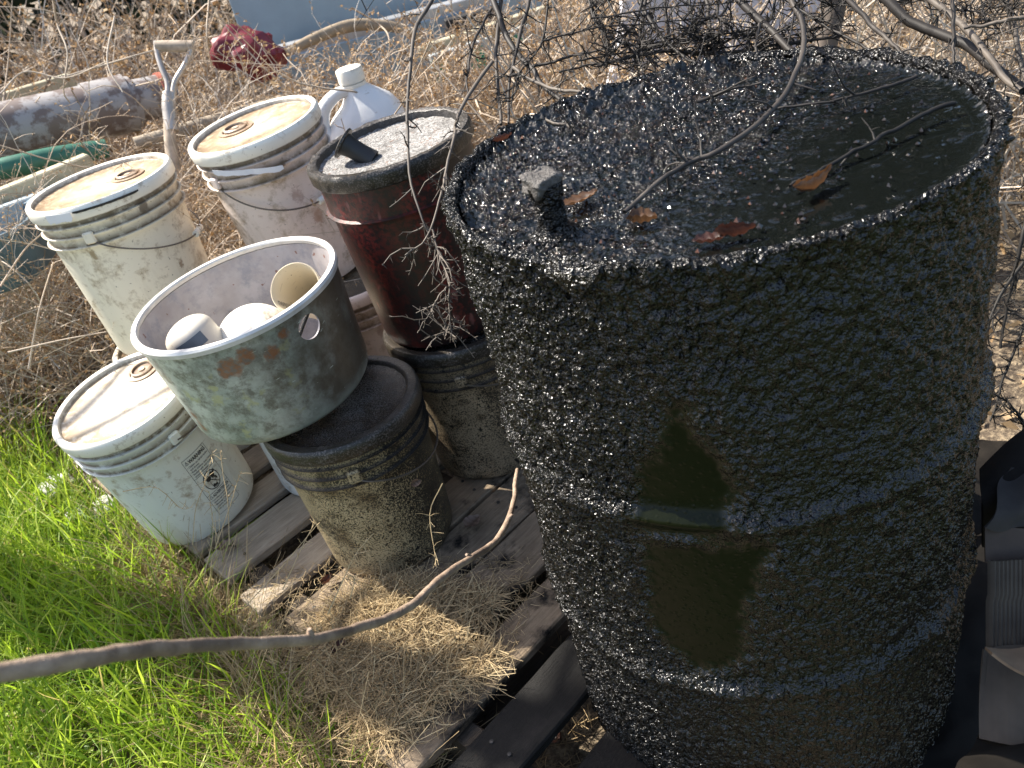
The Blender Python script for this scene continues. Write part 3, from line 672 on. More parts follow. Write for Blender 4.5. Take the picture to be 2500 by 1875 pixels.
def scatter_disc(n, r):
    a = rng.uniform(0, 2*math.pi, n); q = r*np.sqrt(rng.uniform(0, 1, n)); return np.column_stack([q*np.cos(a), q*np.sin(a)])
# oil surface
n = 400; gx = np.linspace(-.280, .280, n); X, Y = np.meshgrid(gx, gx); Rr = np.hypot(X, Y)
pz = DH-.009
wx, wy = X+DX, Y+DY
# crusty towards the back left, liquid towards the right and the front lip
e = (fbm(np.stack([X*9, Y*9, X*0], -1), 3, 31)-.5)
cs = np.clip(.76+1.25*Y*2.2-1.5*X*1.6+e*.9, 0, 1)
cs = np.maximum(cs, np.clip((Rr-.272)/.012, 0, 1)); cs = np.maximum(cs, np.clip(1.2*(Y-.13)/.1, 0, 1)*np.clip(.35-X*1.5+e, 0, 1))
cs = cs**1.3
lump = fbm(np.stack([X*170, Y*170, X*0], -1), 3, 32); lump2 = fbm(np.stack([X*40, Y*55, X*0], -1), 2, 33)
isl = np.clip((fbm(np.stack([X*60+Y*12, Y*95, X*0], -1), 2, 35)-.70)*9, 0, 1)
hz = cs*(.007*np.clip(lump-.48, 0, 1)*2+.006*np.clip(lump2-.45, 0, 1))+.0007*isl+.0004*fbm(np.stack([X*30, Y*60, X*0], -1), 2, 34)
hz += .014*np.clip((Rr-.262)/.02, 0, 1)**2*lump+.022*np.clip((Y-.17)/.09, 0, 1)*cs*lump2
crp = np.clip(np.maximum(cs*np.clip((fbm(np.stack([X*75, Y*75, X*0], -1), 3, 39)-.40)*5, 0.12, 1), isl*.3), 0, 1)
idx = np.arange(n*n).reshape(n, n); F = np.stack([idx[:-1, :-1], idx[:-1, 1:], idx[1:, 1:], idx[1:, :-1]], -1).reshape(-1, 4)
F = F[(Rr.ravel()[F].max(1) < .2795)]
put('oil_surface', mesh_np('oil_surface', np.stack([X, Y, pz+hz], -1).reshape(-1, 3), F, [M['oil']], None, True, {'crust': crp.ravel()}), drum)
# threaded stub pipe with square plug
b0 = at(1362, 588, pz); bx, by = b0[0]-DX, b0[1]-DY+.012
def crusty(me, amp, sc, mat_attr=True):
    V = np.empty(len(me.vertices)*3, np.float32); me.vertices.foreach_get('co', V); V = V.reshape(-1, 3)
    V += (np.stack([fbm(V*sc+k*9, 2, 40+k) for k in range(3)], -1)-.5)*amp; me.vertices.foreach_set('co', V.ravel().astype(np.float32)); me.update()
    for nm_ in ('crust', 'gran'):
        a = me.attributes.new(nm_, 'FLOAT', 'POINT'); a.data.foreach_set('value', np.ones(len(V), np.float32))
    return me
pr = [(.030, -.004), (.026, .006), (.0165, .014), (.0150, .020)]
for k in range(10): z = .022+k*.0035; pr += [(.0138, z), (.0150, z+.0017)]
pr += [(.0150, .060), (.0165, .062), (.0175, .082), (.016, .084), (0, .085)]
pr = [(r_, z_*.68 if z_ > 0 else z_) for r_, z_ in pr]
st = put('stub_pipe', crusty(lathe('stub_pipe', pr, M['tar'], 40, 60), .004, 150), drum, (bx, by, pz))
bm = bmesh.new(); bmesh.ops.create_cube(bm, size=1); bmesh.ops.subdivide_edges(bm, edges=bm.edges[:], cuts=9, use_grid_fill=True)
for v in bm.verts:
    q = 1-.10*(abs(v.co.x*2)**4*abs(v.co.y*2)**4+abs(v.co.z*2)**6*.6); v.co = Vector((v.co.x*.033*q, v.co.y*.029*q, v.co.z*.017))
pg = bpy.data.meshes.new('plug'); bm.to_mesh(pg); bm.free(); pg.materials.append(simple('grey_tar', (.075, .068, .062), .5, var=.7, scale=90, bump=1, bd=.003)); crusty(pg, .009, 110); pg.polygons.foreach_set('use_smooth', np.full(len(pg.polygons), True))  # plug in a greyer tar than the pipe
put('plug', pg, st, (-.002, 0, .058), (.1, 0, .5))
# tar tongue over the lip
ta, tz = hit(1402, 655, DX, DY, DR+.012)
tong = mesh_np('tar_tongue', [(0, 0, .018), (.0, -.030, .016), (.004, .030, .016), (.016, -.026, .006), (.017, .0, .008), (.015, .026, .005), (.012, -.010, -.012), (.013, .006, -.016), (.010, -.001, -.026), (0, -.012, -.014), (0, .01, -.014)],
               [(0, 1, 3, 4), (0, 4, 5, 2), (3, 6, 8, 4), (4, 8, 7, 5), (3, 9, 6, 6), (5, 7, 10, 10)], [M['tar']], None, True, {'crust': np.ones(11), 'gran': np.ones(11)})
put('tar_drip', tong, drum, ((DR+.006)*math.cos(ta), (DR+.006)*math.sin(ta), DH-.004), (0, 0, ta))

nd = 1300; dd_ = scatter_disc(nd, .262); keep_ = (.55+1.6*dd_[:, 1]-1.8*dd_[:, 0]+rng.normal(0, .3, nd)) > .3; dd_ = dd_[keep_]; nd = len(dd_)
q_ = np.column_stack([dd_, np.full(nd, pz+.003)+rng.uniform(0, .003, nd)]); sz_ = rng.uniform(.0012, .0036, nd)
oct_ = np.array([[1, 0, 0], [0, 1, 0], [-1, 0, 0], [0, -1, 0], [0, 0, 1], [0, 0, -1]], float); Vd = (q_[:, None]+sz_[:, None, None]*(oct_[None]*rng.uniform(.5, 1.2, (nd, 6, 1)))).reshape(-1, 3)
Fd = (np.arange(nd)[:, None, None]*6+np.array([[0, 1, 4], [1, 2, 4], [2, 3, 4], [3, 0, 4], [1, 0, 5], [2, 1, 5], [3, 2, 5], [0, 3, 5]])[None]).reshape(-1, 3)
t = MT('tar_flecks'); f_ = t.attr('v'); t.set(t.ramp(f_, (0, (.006, .005, .005)), (.86, (.014, .010, .008)), (.95, (.08, .032, .014)), (1, (.2, .15, .12))), .15)
o = put('flecks', mesh_np('flecks', Vd, Fd, [t.m], None, False, {'v': rng.uniform(0, 1, nd).repeat(6)}), drum); o['kind'] = 'stuff'
# ------------------------------------------------------------------ leaves
def leafmat(name, a, b):
    t = MT(name); c = t.mix(t.ramp(t.noise(60, 4, .7), (.35, 0), (.65, 1)), a, b); c = t.mix(t.ramp(t.math('ABSOLUTE', t.sep(1)), (.0, .6), (.0012, 0)), c, tuple(x*.3 for x in a))
    t.bump(t.noise(150, 3), .4, .001); t.set(c, .45); t.translucent(b, .2); return t.m
M['leaf_o'] = leafmat('orange_brown_leaf', (.04, .02, .010), (.15, .072, .030)); M['leaf_r'] = leafmat('red_brown_leaf', (.028, .012, .008), (.10, .036, .022)); M['leaf_t'] = leafmat('tan_dead_leaf', (.12, .075, .05), (.24, .165, .12))
def leaf(label, loc, L, w, mat, rz, curl=.4, roll=.5, rx=0, ry=0, cat='leaf', group='dead leaves', name='dead_leaf', broad=1.):
    k, m = 22, 7; V = []; F = []
    for i in range(k):
        u = i/(k-1); ww = w*(math.sin(math.pi*u**.85)**.75)*(1+.05*((i % 2)*2-1)) + .0004
        for j in range(m):
            s = (j/(m-1)-.5)*2; y = ww*s*math.cos(roll*s*1.0); z = ww*abs(s)*math.sin(roll*abs(s)*1.4)+.0015*math.sin(u*25+s*3)
            x = L*(u-.5); z += curl*L*((u-.5)**2)*2
            V.append((x, y, z))
    for i in range(k-1):
        for j in range(m-1): b = i*m+j; F.append((b, b+m, b+m+1, b+1))
    V = [(x*.72, y*.72, z*.72) for x, y, z in V]
    o = put(name, mesh_np(name, V, F, [mat], None, True), None, loc, (rx, ry, rz)); tag(o, label, cat, group); return o
pzl = pz+.006
def lp(x, y, z=pzl): return tuple(at(x, y, z))
leaf('flat orange brown leaf right beside the stub pipe on the drum', lp(1416, 489, pz+.010), .062, .013, M['leaf_o'], .35, .15, .3)
leaf('small broken brown leaf floating between the stub pipe and the bright leaf', lp(1568, 542), .042, .017, M['leaf_o'], -.5, .3, .8)
leaf('curled orange leaf standing up in the open oil, largest on the drum', lp(1985, 462), .074, .018, M['leaf_o'], .45, .5, 1.3)
leaf('shiny red brown curled leaf near the front rim of the drum', lp(1795, 575), .050, .014, M['leaf_r'], -.3, .4, 1.1)
leaf('dull leaf half sunk in oil beside the shiny curled one', lp(1735, 588), .045, .011, M['leaf_r'], -.2, .2, .5)
leaf('dark red leaf at the left rim of the drum', lp(1228, 342, pz+.012), .040, .009, M['leaf_r'], .35, .3, .9)
leaf('broad tan leaf lying on the pallet right of the tar speckled bucket', tuple(at(1155, 1277, .012)), .055, .026, M['leaf_t'], .6, .3, .3)
leaf('tiny tan leaf caught on the wire handle of the tar speckled bucket', tuple(atd(1015, 1178, 1.42)), .026, .010, M['leaf_t'], .3, .3, .6, rx=1.0)
leaf('curled brown leaf in the gap between grey pallet boards', tuple(at(800, 1420, .010)), .040, .016, M['leaf_r'], .8, .6, .9)
leaf('dark brown leaf under the blackened pallet boards', tuple(at(1345, 1800, -.10)), .07, .028, M['leaf_r'], -.8, .4, .5)
leaf('grey tan leaf lying beside the foot of the warning bucket', tuple(at(555, 1335, .010)), .06, .024, M['leaf_t'], .2, .3, .3)
leaf('brown leaf lying on the straw mound near the rod', tuple(at(830, 1582, .02)), .05, .016, M['leaf_r'], .9, .4, .6)

# ------------------------------------------------------------------ background clutter
M['pipe'] = simple('peeling_grey_pipe', (.26, .22, .21), .55, var=.35, scale=14)
t = MT('peeling_pipe'); c = t.mix(t.ramp(t.noise(14, 6, .7, t.mapv((1, 1, 1))), (.46, 0), (.54, 1)), (.15, .115, .10), (.30, .285, .28)); M['pipe'] = t.set(c, .5)
M['green'] = simple('green_plastic', (.03, .13, .085), .45, var=.2); M['cream'] = simple('cream_board', (.40, .36, .25), .8, var=.2)
M['blue'] = simple('pale_blue_paint', (.25, .33, .38), .35, var=.1, scale=5); M['greymet'] = simple('grey_metal', (.36, .37, .38), .4, .4, var=.2, scale=8)
M['dark'] = simple('black_gap', (.008, .008, .009), .7, var=0, bump=0); M['red'] = simple('red_plastic', (.15, .012, .02), .4, var=.3, scale=12)
M['bluetarp'] = simple('slate_blue_plastic', (.09, .15, .20), .45, var=.2); M['lav'] = simple('pale_sheeting', (.62, .62, .68), .6, var=.08, scale=5)
M['tanhose'] = simple('tan_hose', (.27, .21, .14), .7, var=.3); M['tealg'] = simple('teal_paint', (.02, .24, .15), .5, var=.4, scale=30)
def rod(name, label, cat, pts, r, mat, sides=20, n=24, group=None):
    o = thing(name, label, cat, tuple(pts[0]), group=group); q = [tuple(np.array(p)-np.array(pts[0])) for p in pts]
    put('tube', tube_mesh(name, q, r, mat, sides, n), o); return o
D = 2.95
A, Bp = atd(-260, 385, D-.25), atd(330, 248, D+.1)
pp = rod('old_pipe', 'thick peeling grey brown pipe with a red band lying behind the white buckets', 'pipe', [A, (A+Bp)/2, Bp], [.098, .094, .088], M['pipe'], 32)
ax = (Bp-A)/np.linalg.norm(Bp-A); q0 = Bp-A
put('pipe_end', tube_mesh('pipe_end', [tuple(q0-ax*.01), tuple(q0+ax*.07), tuple(q0+ax*.14)], [.074, .072, .074], M['pipe'], 32, 10), pp)
put('red_band', tube_mesh('red_band', [tuple(q0+ax*.095), tuple(q0+ax*.112)], [.079, .079], simple('rust_red_band', (.36, .10, .06), .6), 32, 4), pp)
put('pipe_collar', tube_mesh('pipe_collar', [tuple(q0-ax*.16), tuple(q0-ax*.02)], [.097, .099], M['pipe'], 32, 4), pp)
rod('green_pipe', 'smooth green plastic pipe below the peeling one', 'pipe', [atd(-60, 425, 2.62), atd(40, 405, 2.66), atd(130, 385, 2.72), atd(260, 362, 2.8)], [.030, .034, .034, .03], M['green'])
def slab(name, label, cat, c, sx, sy, sz, mat, ax_, up=(0, 0, 1), bev=.004):
    o = put(name, box_mesh(name, sx, sy, sz, mat, bev, 0)); 
    X_ = Vector(ax_).normalized(); Zv = Vector(up); Yv = Zv.cross(X_).normalized(); Zv = X_.cross(Yv)
    m_ = Matrix((X_, Yv, Zv)).transposed().to_4x4(); m_.translation = Vector(c); o.matrix_world = m_
    if label: tag(o, label, cat)
    return o
def dirp(x0, y0, x1, y1, d0, d1=None): return atd(x1, y1, d1 or d0)-atd(x0, y0, d0)
slab('cream_board', 'cream coloured board lying behind the peeling pipe', 'board', atd(30, 262, 3.35), .55, .03, .12, M['cream'], dirp(0, 280, 100, 250, 3.3))
slab('wooden_plank', 'pale tan plank at the left edge below the green pipe', 'plank', atd(40, 468, 2.50), .46, .05, .05, M['cream'], dirp(-40, 495, 130, 425, 2.45, 2.55))
slab('blue_plank', 'pale blue painted board beneath the tan plank', 'plank', atd(30, 528, 2.46), .42, .04, .075, simple('pale_blue_board', (.36, .42, .44), .7, var=.15), dirp(-40, 555, 130, 492, 2.42, 2.52))
tb = thing('blue_tub', 'slate blue plastic tub half hidden in dry brush at the left edge', 'tub', tuple(atd(-20, 690, 2.42)))
put('shell', loft('tub_shell', [(0, .16, .12, 0, 0, 3), (.02, .19, .14, 0, 0, 3), (.14, .21, .16, 0, 0, 3), (.15, .225, .175, 0, 0, 3), (.16, .225, .175, 0, 0, 3), (.155, .20, .15, 0, 0, 3), (.05, .18, .13, 0, 0, 3), (.05, .001, .001, 0, 0, 3)], M['bluetarp']), tb)
rod('weathered_rail', 'grey weathered rail passing behind the shovel handle', 'rail', [atd(330, 352, 2.75), atd(560, 285, 2.85), atd(760, 228, 2.95)], [.022], M['wood_grey'], 10)
# shovel handle
sh = thing('shovel', 'old shovel with a metal D shaped grip sticking up behind the buckets', 'shovel', tuple(atd(412, 330, 2.5)))
so = atd(412, 330, 2.5)
def rl_(x, y, d=2.5): return tuple(atd(x, y, d)-so)
M['ferrule'] = simple('worn_grip_metal', (.42, .38, .34), .4, .5, var=.3)
put('shaft', tube_mesh('shaft', [rl_(455, 520, 2.52), rl_(420, 380), rl_(412, 262)], [.018, .018, .017], M['wood_grip'], 14, 16), sh)
put('socket', tube_mesh('socket', [rl_(420, 320), rl_(412, 258), rl_(410, 225)], [.0205, .0205, .016], M['ferrule'], 14, 12), sh)
put('yoke_arm', tube_mesh('yoke_arm', [rl_(408, 262), rl_(410, 205), rl_(395, 165), rl_(385, 130), rl_(384, 102)], [.010, .009, .009, .009, .011], M['ferrule'], 10, 26), sh)
put('yoke_arm', tube_mesh('yoke_arm', [rl_(420, 262), rl_(426, 205), rl_(448, 165), rl_(464, 130), rl_(470, 102)], [.010, .009, .009, .009, .011], M['ferrule'], 10, 26), sh)
put('grip', tube_mesh('grip', [rl_(382, 112), rl_(427, 113), rl_(474, 112)], [.0155, .018, .0155], M['wood_grip'], 16, 10), sh)
# red plastic can
rc = atd(610, 128, 3.45)
V = []; 
me = bpy.data.meshes.new('red_can'); bm = bmesh.new(); bmesh.ops.create_icosphere(bm, subdivisions=4, radius=1)
for v in bm.verts:
    p = v.co; nn = vn(np.array([[p.x*2.3+4, p.y*2.3, p.z*2.3]]), 3)[0]; rr = 1+(nn-.5)*.55; v.co = Vector((p.x*.14*rr, p.y*.10*rr, p.z*.10*rr))
bm.to_mesh(me); bm.free(); me.materials.append(M['red'])
for p_ in me.polygons: p_.use_smooth = True
me.set_sharp_from_angle(angle=RAD(18))
tag(put('red_plastic_bag', me, None, tuple(rc), (0, .25, .3)), 'crumpled red plastic showing through the tan brush', 'plastic bag')
# old blue trailer side
tr = thing('old_trailer', 'old pale blue trailer body with grey sill and dark opening behind the brush', 'trailer', tuple(atd(960, 60, 3.95)))
def child_slab(name, c, sx, sy, sz, mat, ax_):
    o = slab(name, None, None, c, sx, sy, sz, mat, ax_); w = o.matrix_world.copy(); o.parent = tr; o.matrix_basis = Matrix.Translation(-Vector(tr.location)) @ w; return o
tr_ax = dirp(700, 128, 1300, -28, 3.9, 4.0)
child_slab('side_panel', atd(900, -12, 4.03), 1.25, .05, .30, M['blue'], tr_ax)
child_slab('sill', atd(1010, 52, 3.95), 1.5, .09, .085, M['greymet'], tr_ax)
child_slab('lower_panel', atd(1010, 130, 4.0), 1.3, .06, .26, M['blue'], tr_ax)
child_slab('opening', atd(1150, 50, 3.90), .24, .06, .065, M['dark'], tr_ax)
slab('tan_beam', 'tan grooved beam leaning below the trailer opening', 'beam', atd(1185, 80, 3.7), .62, .05, .06, M['cream'], dirp(1060, 112, 1300, 34, 3.65, 3.75))
gp = slab('grey_crate_panel', 'grey panel with green markings leaning behind the brush', 'panel', atd(1195, 132, 3.5), .50, .04, .13, simple('blue_grey_panel', (.36, .40, .41), .6, var=.2), dirp(1090, 162, 1330, 86, 3.45, 3.55))
for k, (x, s) in enumerate(((-.22, .07), (-.06, .06), (.12, .05))):
    q = put('green_marking', box_mesh('green_marking', s, .004, .09, M['tealg'], .0), gp, (x, -.0215, .0))
rod('grey_hose', 'grey tan tarpaulin roll arching through the brush below the trailer', 'tarpaulin', [atd(700, 130, 3.45), atd(760, 98, 3.5), atd(860, 62, 3.6), atd(960, 66, 3.65), atd(1030, 95, 3.7)], [.016, .022, .026, .022, .016], M['tanhose'], 14)
# far pale sheeting and white pole
slab('pale_sheet_panel', 'pale lavender grey panel standing behind the thorny branches', 'panel', atd(1760, 40, 2.75), .66, .04, .36, M['lav'], dirp(1500, 60, 1950, -10, 2.75, 2.8))
rod('white_pole', 'white pole leaning behind the drum among dry stalks', 'pole', [atd(1490, 230, 2.7), atd(1520, 80, 2.75), atd(1545, -60, 2.8)], [.020], M['lav'], 18)
rod('green_hose', 'green garden hose lying below the dirty white bucket', 'hose', [at(840, 770, .05), at(880, 765, .05), at(930, 757, .05), at(1010, 735, .05)], [.014], M['green'], 12)
for k, (x, y, s, lb) in enumerate(((135, 1195, .055, 'larger chalky white stone lying in the grass by the dry brush'), (265, 1236, .045, 'smaller chalky white stone in the grass beside the warning bucket'), (185, 1262, .035, 'smallest white stone sunk low in the grass'))):
    bm = bmesh.new(); bmesh.ops.create_icosphere(bm, subdivisions=4, radius=s)
    for v in bm.verts:
        p = np.array([[v.co.x, v.co.y, v.co.z]])*28+k*7; v.co *= 1+.5*(fbm(p, 3, k)[0]-.5); v.co.z *= .6
    me = bpy.data.meshes.new('stone'); bm.to_mesh(me); bm.free(); me.materials.append(simple('chalky_stone', (.55, .54, .50), .9, var=.2, bump=.8)) ; me.polygons.foreach_set('use_smooth', np.full(len(me.polygons), True))
    tag(put('white_stone', me, None, tuple(at(x, y, GZ+.03))), lb, 'stone', 'white stones in the grass')

# ------------------------------------------------------------------ right edge: cardboard and black sheet
t = MT('dark_cardboard'); c = t.mix(t.ramp(t.noise(6, 5, .6), (.4, 0), (.65, 1)), (.058, .047, .037), (.11, .091, .071)); c = t.mix(t.ramp(t.sep(2), (.40, 0), (.44, 0)), c, (.3, .2, .1)); M['card'] = t.set(c, .9, 0, .15)  # cardboard in a dark base tone all over
M['card_brown'] = simple('torn_cardboard_edge', (.20, .13, .075), .85, var=.3)
M['blackbag'] = simple('black_sheeting', (.011, .009, .007), .8, var=.3, bump=.5); M['blackbag'].node_tree.nodes['Principled BSDF'].inputs['Specular IOR Level'].default_value = .15
cb = thing('cardboard_box', 'dark cardboard box with torn corrugated side, right of the drum', 'box')
c0 = atd(2450, 1640, 1.02); cb.location = tuple(c0)
def rel(x, y, d): return np.array(atd(x, y, d))-c0
def sheet(name, grid, mat, th=.004, parent=None, smooth=True):
    g_ = np.array(grid, float); r_, c_, _ = g_.shape
    du = np.gradient(g_, axis=1); dv = np.gradient(g_, axis=0); nn = np.cross(du, dv); nn /= np.linalg.norm(nn, axis=2, keepdims=True)+1e-9
    V = np.concatenate([g_.reshape(-1, 3), (g_-nn*th).reshape(-1, 3)]); m_ = r_*c_
    idx = np.arange(m_).reshape(r_, c_); F = np.stack([idx[:-1, :-1], idx[:-1, 1:], idx[1:, 1:], idx[1:, :-1]], -1).reshape(-1, 4)
    F2_ = F[:, ::-1]+m_; ed = []
    for line in (idx[0], idx[-1][::-1], idx[:, -1], idx[:, 0][::-1]):
        for a, b in zip(line[:-1], line[1:]): ed.append((b, a, a+m_, b+m_))
    return put(name, mesh_np(name, V, np.vstack([F, F2_, ed]), [mat], None, smooth, None, 40), parent)
def quadgrid(p00, p01, p10, p11, r_, c_, fn=None):
    g_ = np.empty((r_, c_, 3))
    for i in range(r_):
        for j in range(c_):
            v, u = i/(r_-1), j/(c_-1); g_[i, j] = (1-v)*((1-u)*p00+u*p01)+v*((1-u)*p10+u*p11)
            if fn is not None: g_[i, j] += fn(u, v)
    return g_
view = MR[2]
# smooth lower panel
sheet('lower_panel', quadgrid(rel(2398, 1585, 1.02), rel(2680, 1560, 1.00), rel(2392, 1805, .98), rel(2680, 1850, .95), 10, 40, lambda u, v: view*(.004*math.sin(u*9+v*3)+.0006*math.sin(u*150))), M['card'], .004, cb)
sheet('corrugated_side', quadgrid(rel(2404, 1366, 1.06), rel(2680, 1350, 1.04), rel(2404, 1592, 1.03), rel(2680, 1575, 1.01), 12, 210, lambda u, v: view*(.0042*math.sin(u*2*math.pi*26)+(.004 if v > .4 else 0)-.01)+MR[1]*.003*math.sin(u*50)*(v > .9)), M['card'], .003, cb)
sheet('torn_flap', quadgrid(rel(2404, 1585, 1.0), rel(2680, 1570, .97), rel(2420, 1600, .96), rel(2680, 1740, .93), 8, 14, lambda u, v: MR[1]*.004*math.sin(u*7)), M['card_brown'], .003, cb)
sheet('brown_side', quadgrid(rel(2402, 1285, 1.07), rel(2680, 1300, 1.05), rel(2404, 1372, 1.065), rel(2680, 1360, 1.045), 6, 10), simple('dark_brown_card', (.055, .035, .022), .7), .003, cb)  # upper strip in dark brown card
bg = thing('black_sheeting', 'black plastic sheeting bunched up on the cardboard box behind the drum, with a black sheet as shadow on the ground', 'sheeting'); c0 = atd(2450, 1200, 1.1); bg.location = tuple(c0)
sheet('front_fold', quadgrid(rel(2470, 1140, 1.12), rel(2680, 1120, 1.08), rel(2398, 1285, 1.06), rel(2680, 1320, 1.04), 14, 20, lambda u, v: view*.012*math.sin(u*5+v*6)+MR[1]*.004*math.sin(u*11)), simple('dark_grey_sheeting', (.034, .029, .025), .95, bump=.4), .003, bg)
arch = []
for i in range(14):
    v = i/13; row = []
    for j in range(18):
        u = j/17; x = 2396+(310*u); yt = 1150-130*math.sin(min(1, u*1.6)*math.pi/2); row.append(rel(x, yt+(1330-yt)*v, 1.16-.05*math.sin(v*math.pi)))
    arch.append(row)
sheet('back_fold', arch, M['blackbag'], .004, bg)
sheet('ground_fold', quadgrid(rel(2385, 1800, .99), rel(2680, 1830, .97), rel(2330, 1900, .86), rel(2680, 1930, .84), 10, 14, lambda u, v: MR[1]*.006*math.sin(u*6+v*5)), M['blackbag'], .004, bg)

gsh = np.array([[at(x, y, GZ+.03) for x in np.linspace(2150, 2700, 50)] for y in np.linspace(1080, 1960, 60)]); gsh[..., 2] += .05*(fbm(gsh*np.array([9, 14, 0]), 3, 81)-.3)
sheet('ground_shade_sheet', gsh-c0, M['blackbag'], .004, bg)  # black sheet over the ground, standing in for the drum's shadow
# ------------------------------------------------------------------ trees outside the picture: a bare trunk to the left, a dark row added far behind to darken the oil reflection
tk = thing('bare_tree', 'leafless tree trunk standing left of the brush', 'tree', (-2.22, 2.22, GZ))
put('trunk', tube_mesh('trunk', [(0, 0, 0), (.01, 0, 1), (-.02, .02, 2), (.02, 0, 3.4)], [.11, .10, .09, .06], M['bark2'], 14, 30), tk)
nb_ = 26; Pb, Rb = grow(np.column_stack([np.zeros(nb_), np.zeros(nb_), rng.uniform(1.6, 3.3, nb_)]), np.column_stack([rng.normal(0, 1, nb_), rng.normal(0, 1, nb_), rng.uniform(.3, 1, nb_)]), rng.uniform(.5, 1.2, nb_), 9, .15, .0, rng.uniform(.012, .025, nb_), np.full(nb_, .003))
a, b = tubes(Pb, Rb, 5); put('limbs', mesh_np('limbs', a, b, [M['bark2']], None, True), tk)
ntr = 42000; q_ = np.column_stack([rng.uniform(-9, 12, ntr), rng.uniform(8.5, 11, ntr), rng.uniform(0, 1, ntr)]); top_ = 5.2+3.0*fbm(np.column_stack([q_[:, 0]*.6, q_[:, 0]*0, q_[:, 0]*0]), 3, 71)
q_[:, 2] = GZ+q_[:, 2]*top_; V, F = bits(q_, rng.uniform(.08, .24, ntr))
tag(put('added_tree_row', mesh_np('added_tree_row', V, F, [vari('dark_tree_leaves', [(0, (.012, .02, .008)), (1, (.05, .06, .025))], .6)], None, False, {'v': rng.uniform(0, 1, ntr).repeat(4)})), 'row of dark trees added far behind the yard to darken the oil reflection', 'trees', kind='stuff')

# ------------------------------------------------------------------ foreground stick
stick = [(-160, 1668, .40), (0, 1642, .43), (220, 1606, .47), (400, 1583, .53), (560, 1572, .60), (760, 1560, .70), (900, 1524, .80), (1000, 1480, .88), (1085, 1405, .98), (1150, 1362, 1.06), (1205, 1325, 1.13), (1240, 1270, 1.19), (1256, 1215, 1.23), (1258, 1180, 1.26), (1263, 1146, 1.30)]
rad = [.0052, .0051, .0050, .0048, .0047, .0046, .0045, .0046, .0044, .0044, .0041, .0040, .0036, .0033, .0028]
sk = thing('bent_stick', 'long bent brown stick reaching across the foreground to the drum', 'stick', tuple(atd(*stick[0])))
P = np.array([atd(*p) for p in stick])
t = MT('stick_bark'); c = t.mix(t.ramp(t.noise(40, 5, .6), (.35, 0), (.65, 1)), (.18, .125, .085), (.38, .28, .20)); c = t.mix(t.ramp(t.noise(9, 3, .6), (.55, 0), (.62, .6)), c, (.09, .06, .045)); t.bump(t.noise(130, 5, .7, t.mapv((.4, 1, 1))), 1, .003); M['bark'] = t.set(c, .7)
me = tube_mesh('stem', [tuple(p-P[0]) for p in P], rad, M['bark'], 14, 110)
Vv = np.empty(len(me.vertices)*3, np.float32); me.vertices.foreach_get('co', Vv); Vv = Vv.reshape(-1, 3); Vv += ((np.stack([fbm(Vv*45+k, 3, 50+k) for k in range(3)], -1)-.5)*.0036).astype(np.float32); me.vertices.foreach_set('co', Vv.ravel()); me.update()
put('stem', me, sk)
for q, dr_ in ((5, (.2, .1, 1)), (9, (-.3, -.2, .8)), (11, (.6, .1, .5))):
    p0 = P[q]-P[0]; dv = np.array(dr_)/np.linalg.norm(dr_)*.011; put('knot', tube_mesh('knot', [tuple(p0), tuple(p0+dv*.6), tuple(p0+dv)], [.0042, .003, .0018], M['bark'], 8, 6), sk)

# ------------------------------------------------------------------ dry brush
def brush(name, label, stems, twigs, nb, base_fn, L, r, lean=(0, 0, 1), spread=.8, droop=.05, wander=.16, tw=(.03, .11), bs=(.003, .007), tone=0., zmin=GZ+.005):
    base = base_fn(stems); d = np.array(lean)+spread*rng.normal(0, 1, (stems, 3)); d[:, 2] = np.abs(d[:, 2])*.8+.15
    Ls = rng.uniform(L[0], L[1], stems); r0 = rng.uniform(r[0], r[1], stems)**1
    P, R = grow(base, d, Ls, 8, wander, droop, r0, r0*.35); P[..., 2] = np.maximum(P[..., 2], zmin+rng.uniform(0, .03, P.shape[:2]))
    p, tn, i = along(P, twigs); tn /= np.linalg.norm(tn, axis=1, keepdims=True)
    P2, R2 = grow(p, tn*.6+unit(twigs)*.9, rng.uniform(tw[0], tw[1], twigs), 3, .4, .0, r0[i]*.45, r0[i]*.2); P2[..., 2] = np.maximum(P2[..., 2], zmin)
    V1, F1 = tubes(P, R, 3); V2, F2_ = tubes(P2, np.maximum(R2, .0004), 3)
    pb, _, _ = along(P2, nb, .1, 1); V3, F3 = bits(pb, rng.uniform(bs[0], bs[1], nb))
    v = np.concatenate([np.repeat(np.clip(rng.normal(.62+tone, .2, stems), 0, 1), 24), np.repeat(np.clip(rng.normal(.5+tone, .2, twigs), 0, 1), 9), np.repeat(np.clip(rng.normal(.5+tone, .22, nb), 0, 1), 4)])
    F = np.vstack([F1, F2_+len(V1), F3+len(V1)+len(V2)]); fm = np.concatenate([np.zeros(len(F1)+len(F2_)), np.ones(len(F3))])
    V = np.vstack([V1, V2, V3])
    o = put(name, mesh_np(name, V, F, [M['twig'], M['burr']], fm, False, {'v': v})); tag(o, label, 'dry brush', kind='stuff'); return o
def ubox(x0, x1, y0, y1, z0, z1, fn=None):
    def f(n):
        p = np.stack([rng.uniform(x0, x1, n), rng.uniform(y0, y1, n), rng.uniform(z0, z1, n)], -1)
        if fn: p = fn(p)
        return p
    return f
def leftfan(p):    # the brush edge left of the buckets, outside the lawn
    p[:, 0] -= (p[:, 1]-1.55)*.75
    lawn = [tuple(at(x, y, GZ)[:2]) for x, y in [(-700, 1040), (-60, 1030), (110, 1110), (250, 1240), (400, 1350), (500, 1800), (-900, 1800)]]
    m = sdist(p[:, 0], p[:, 1], lawn) < 0; p[m, 1] += .9; p[m, 0] -= .25; return p
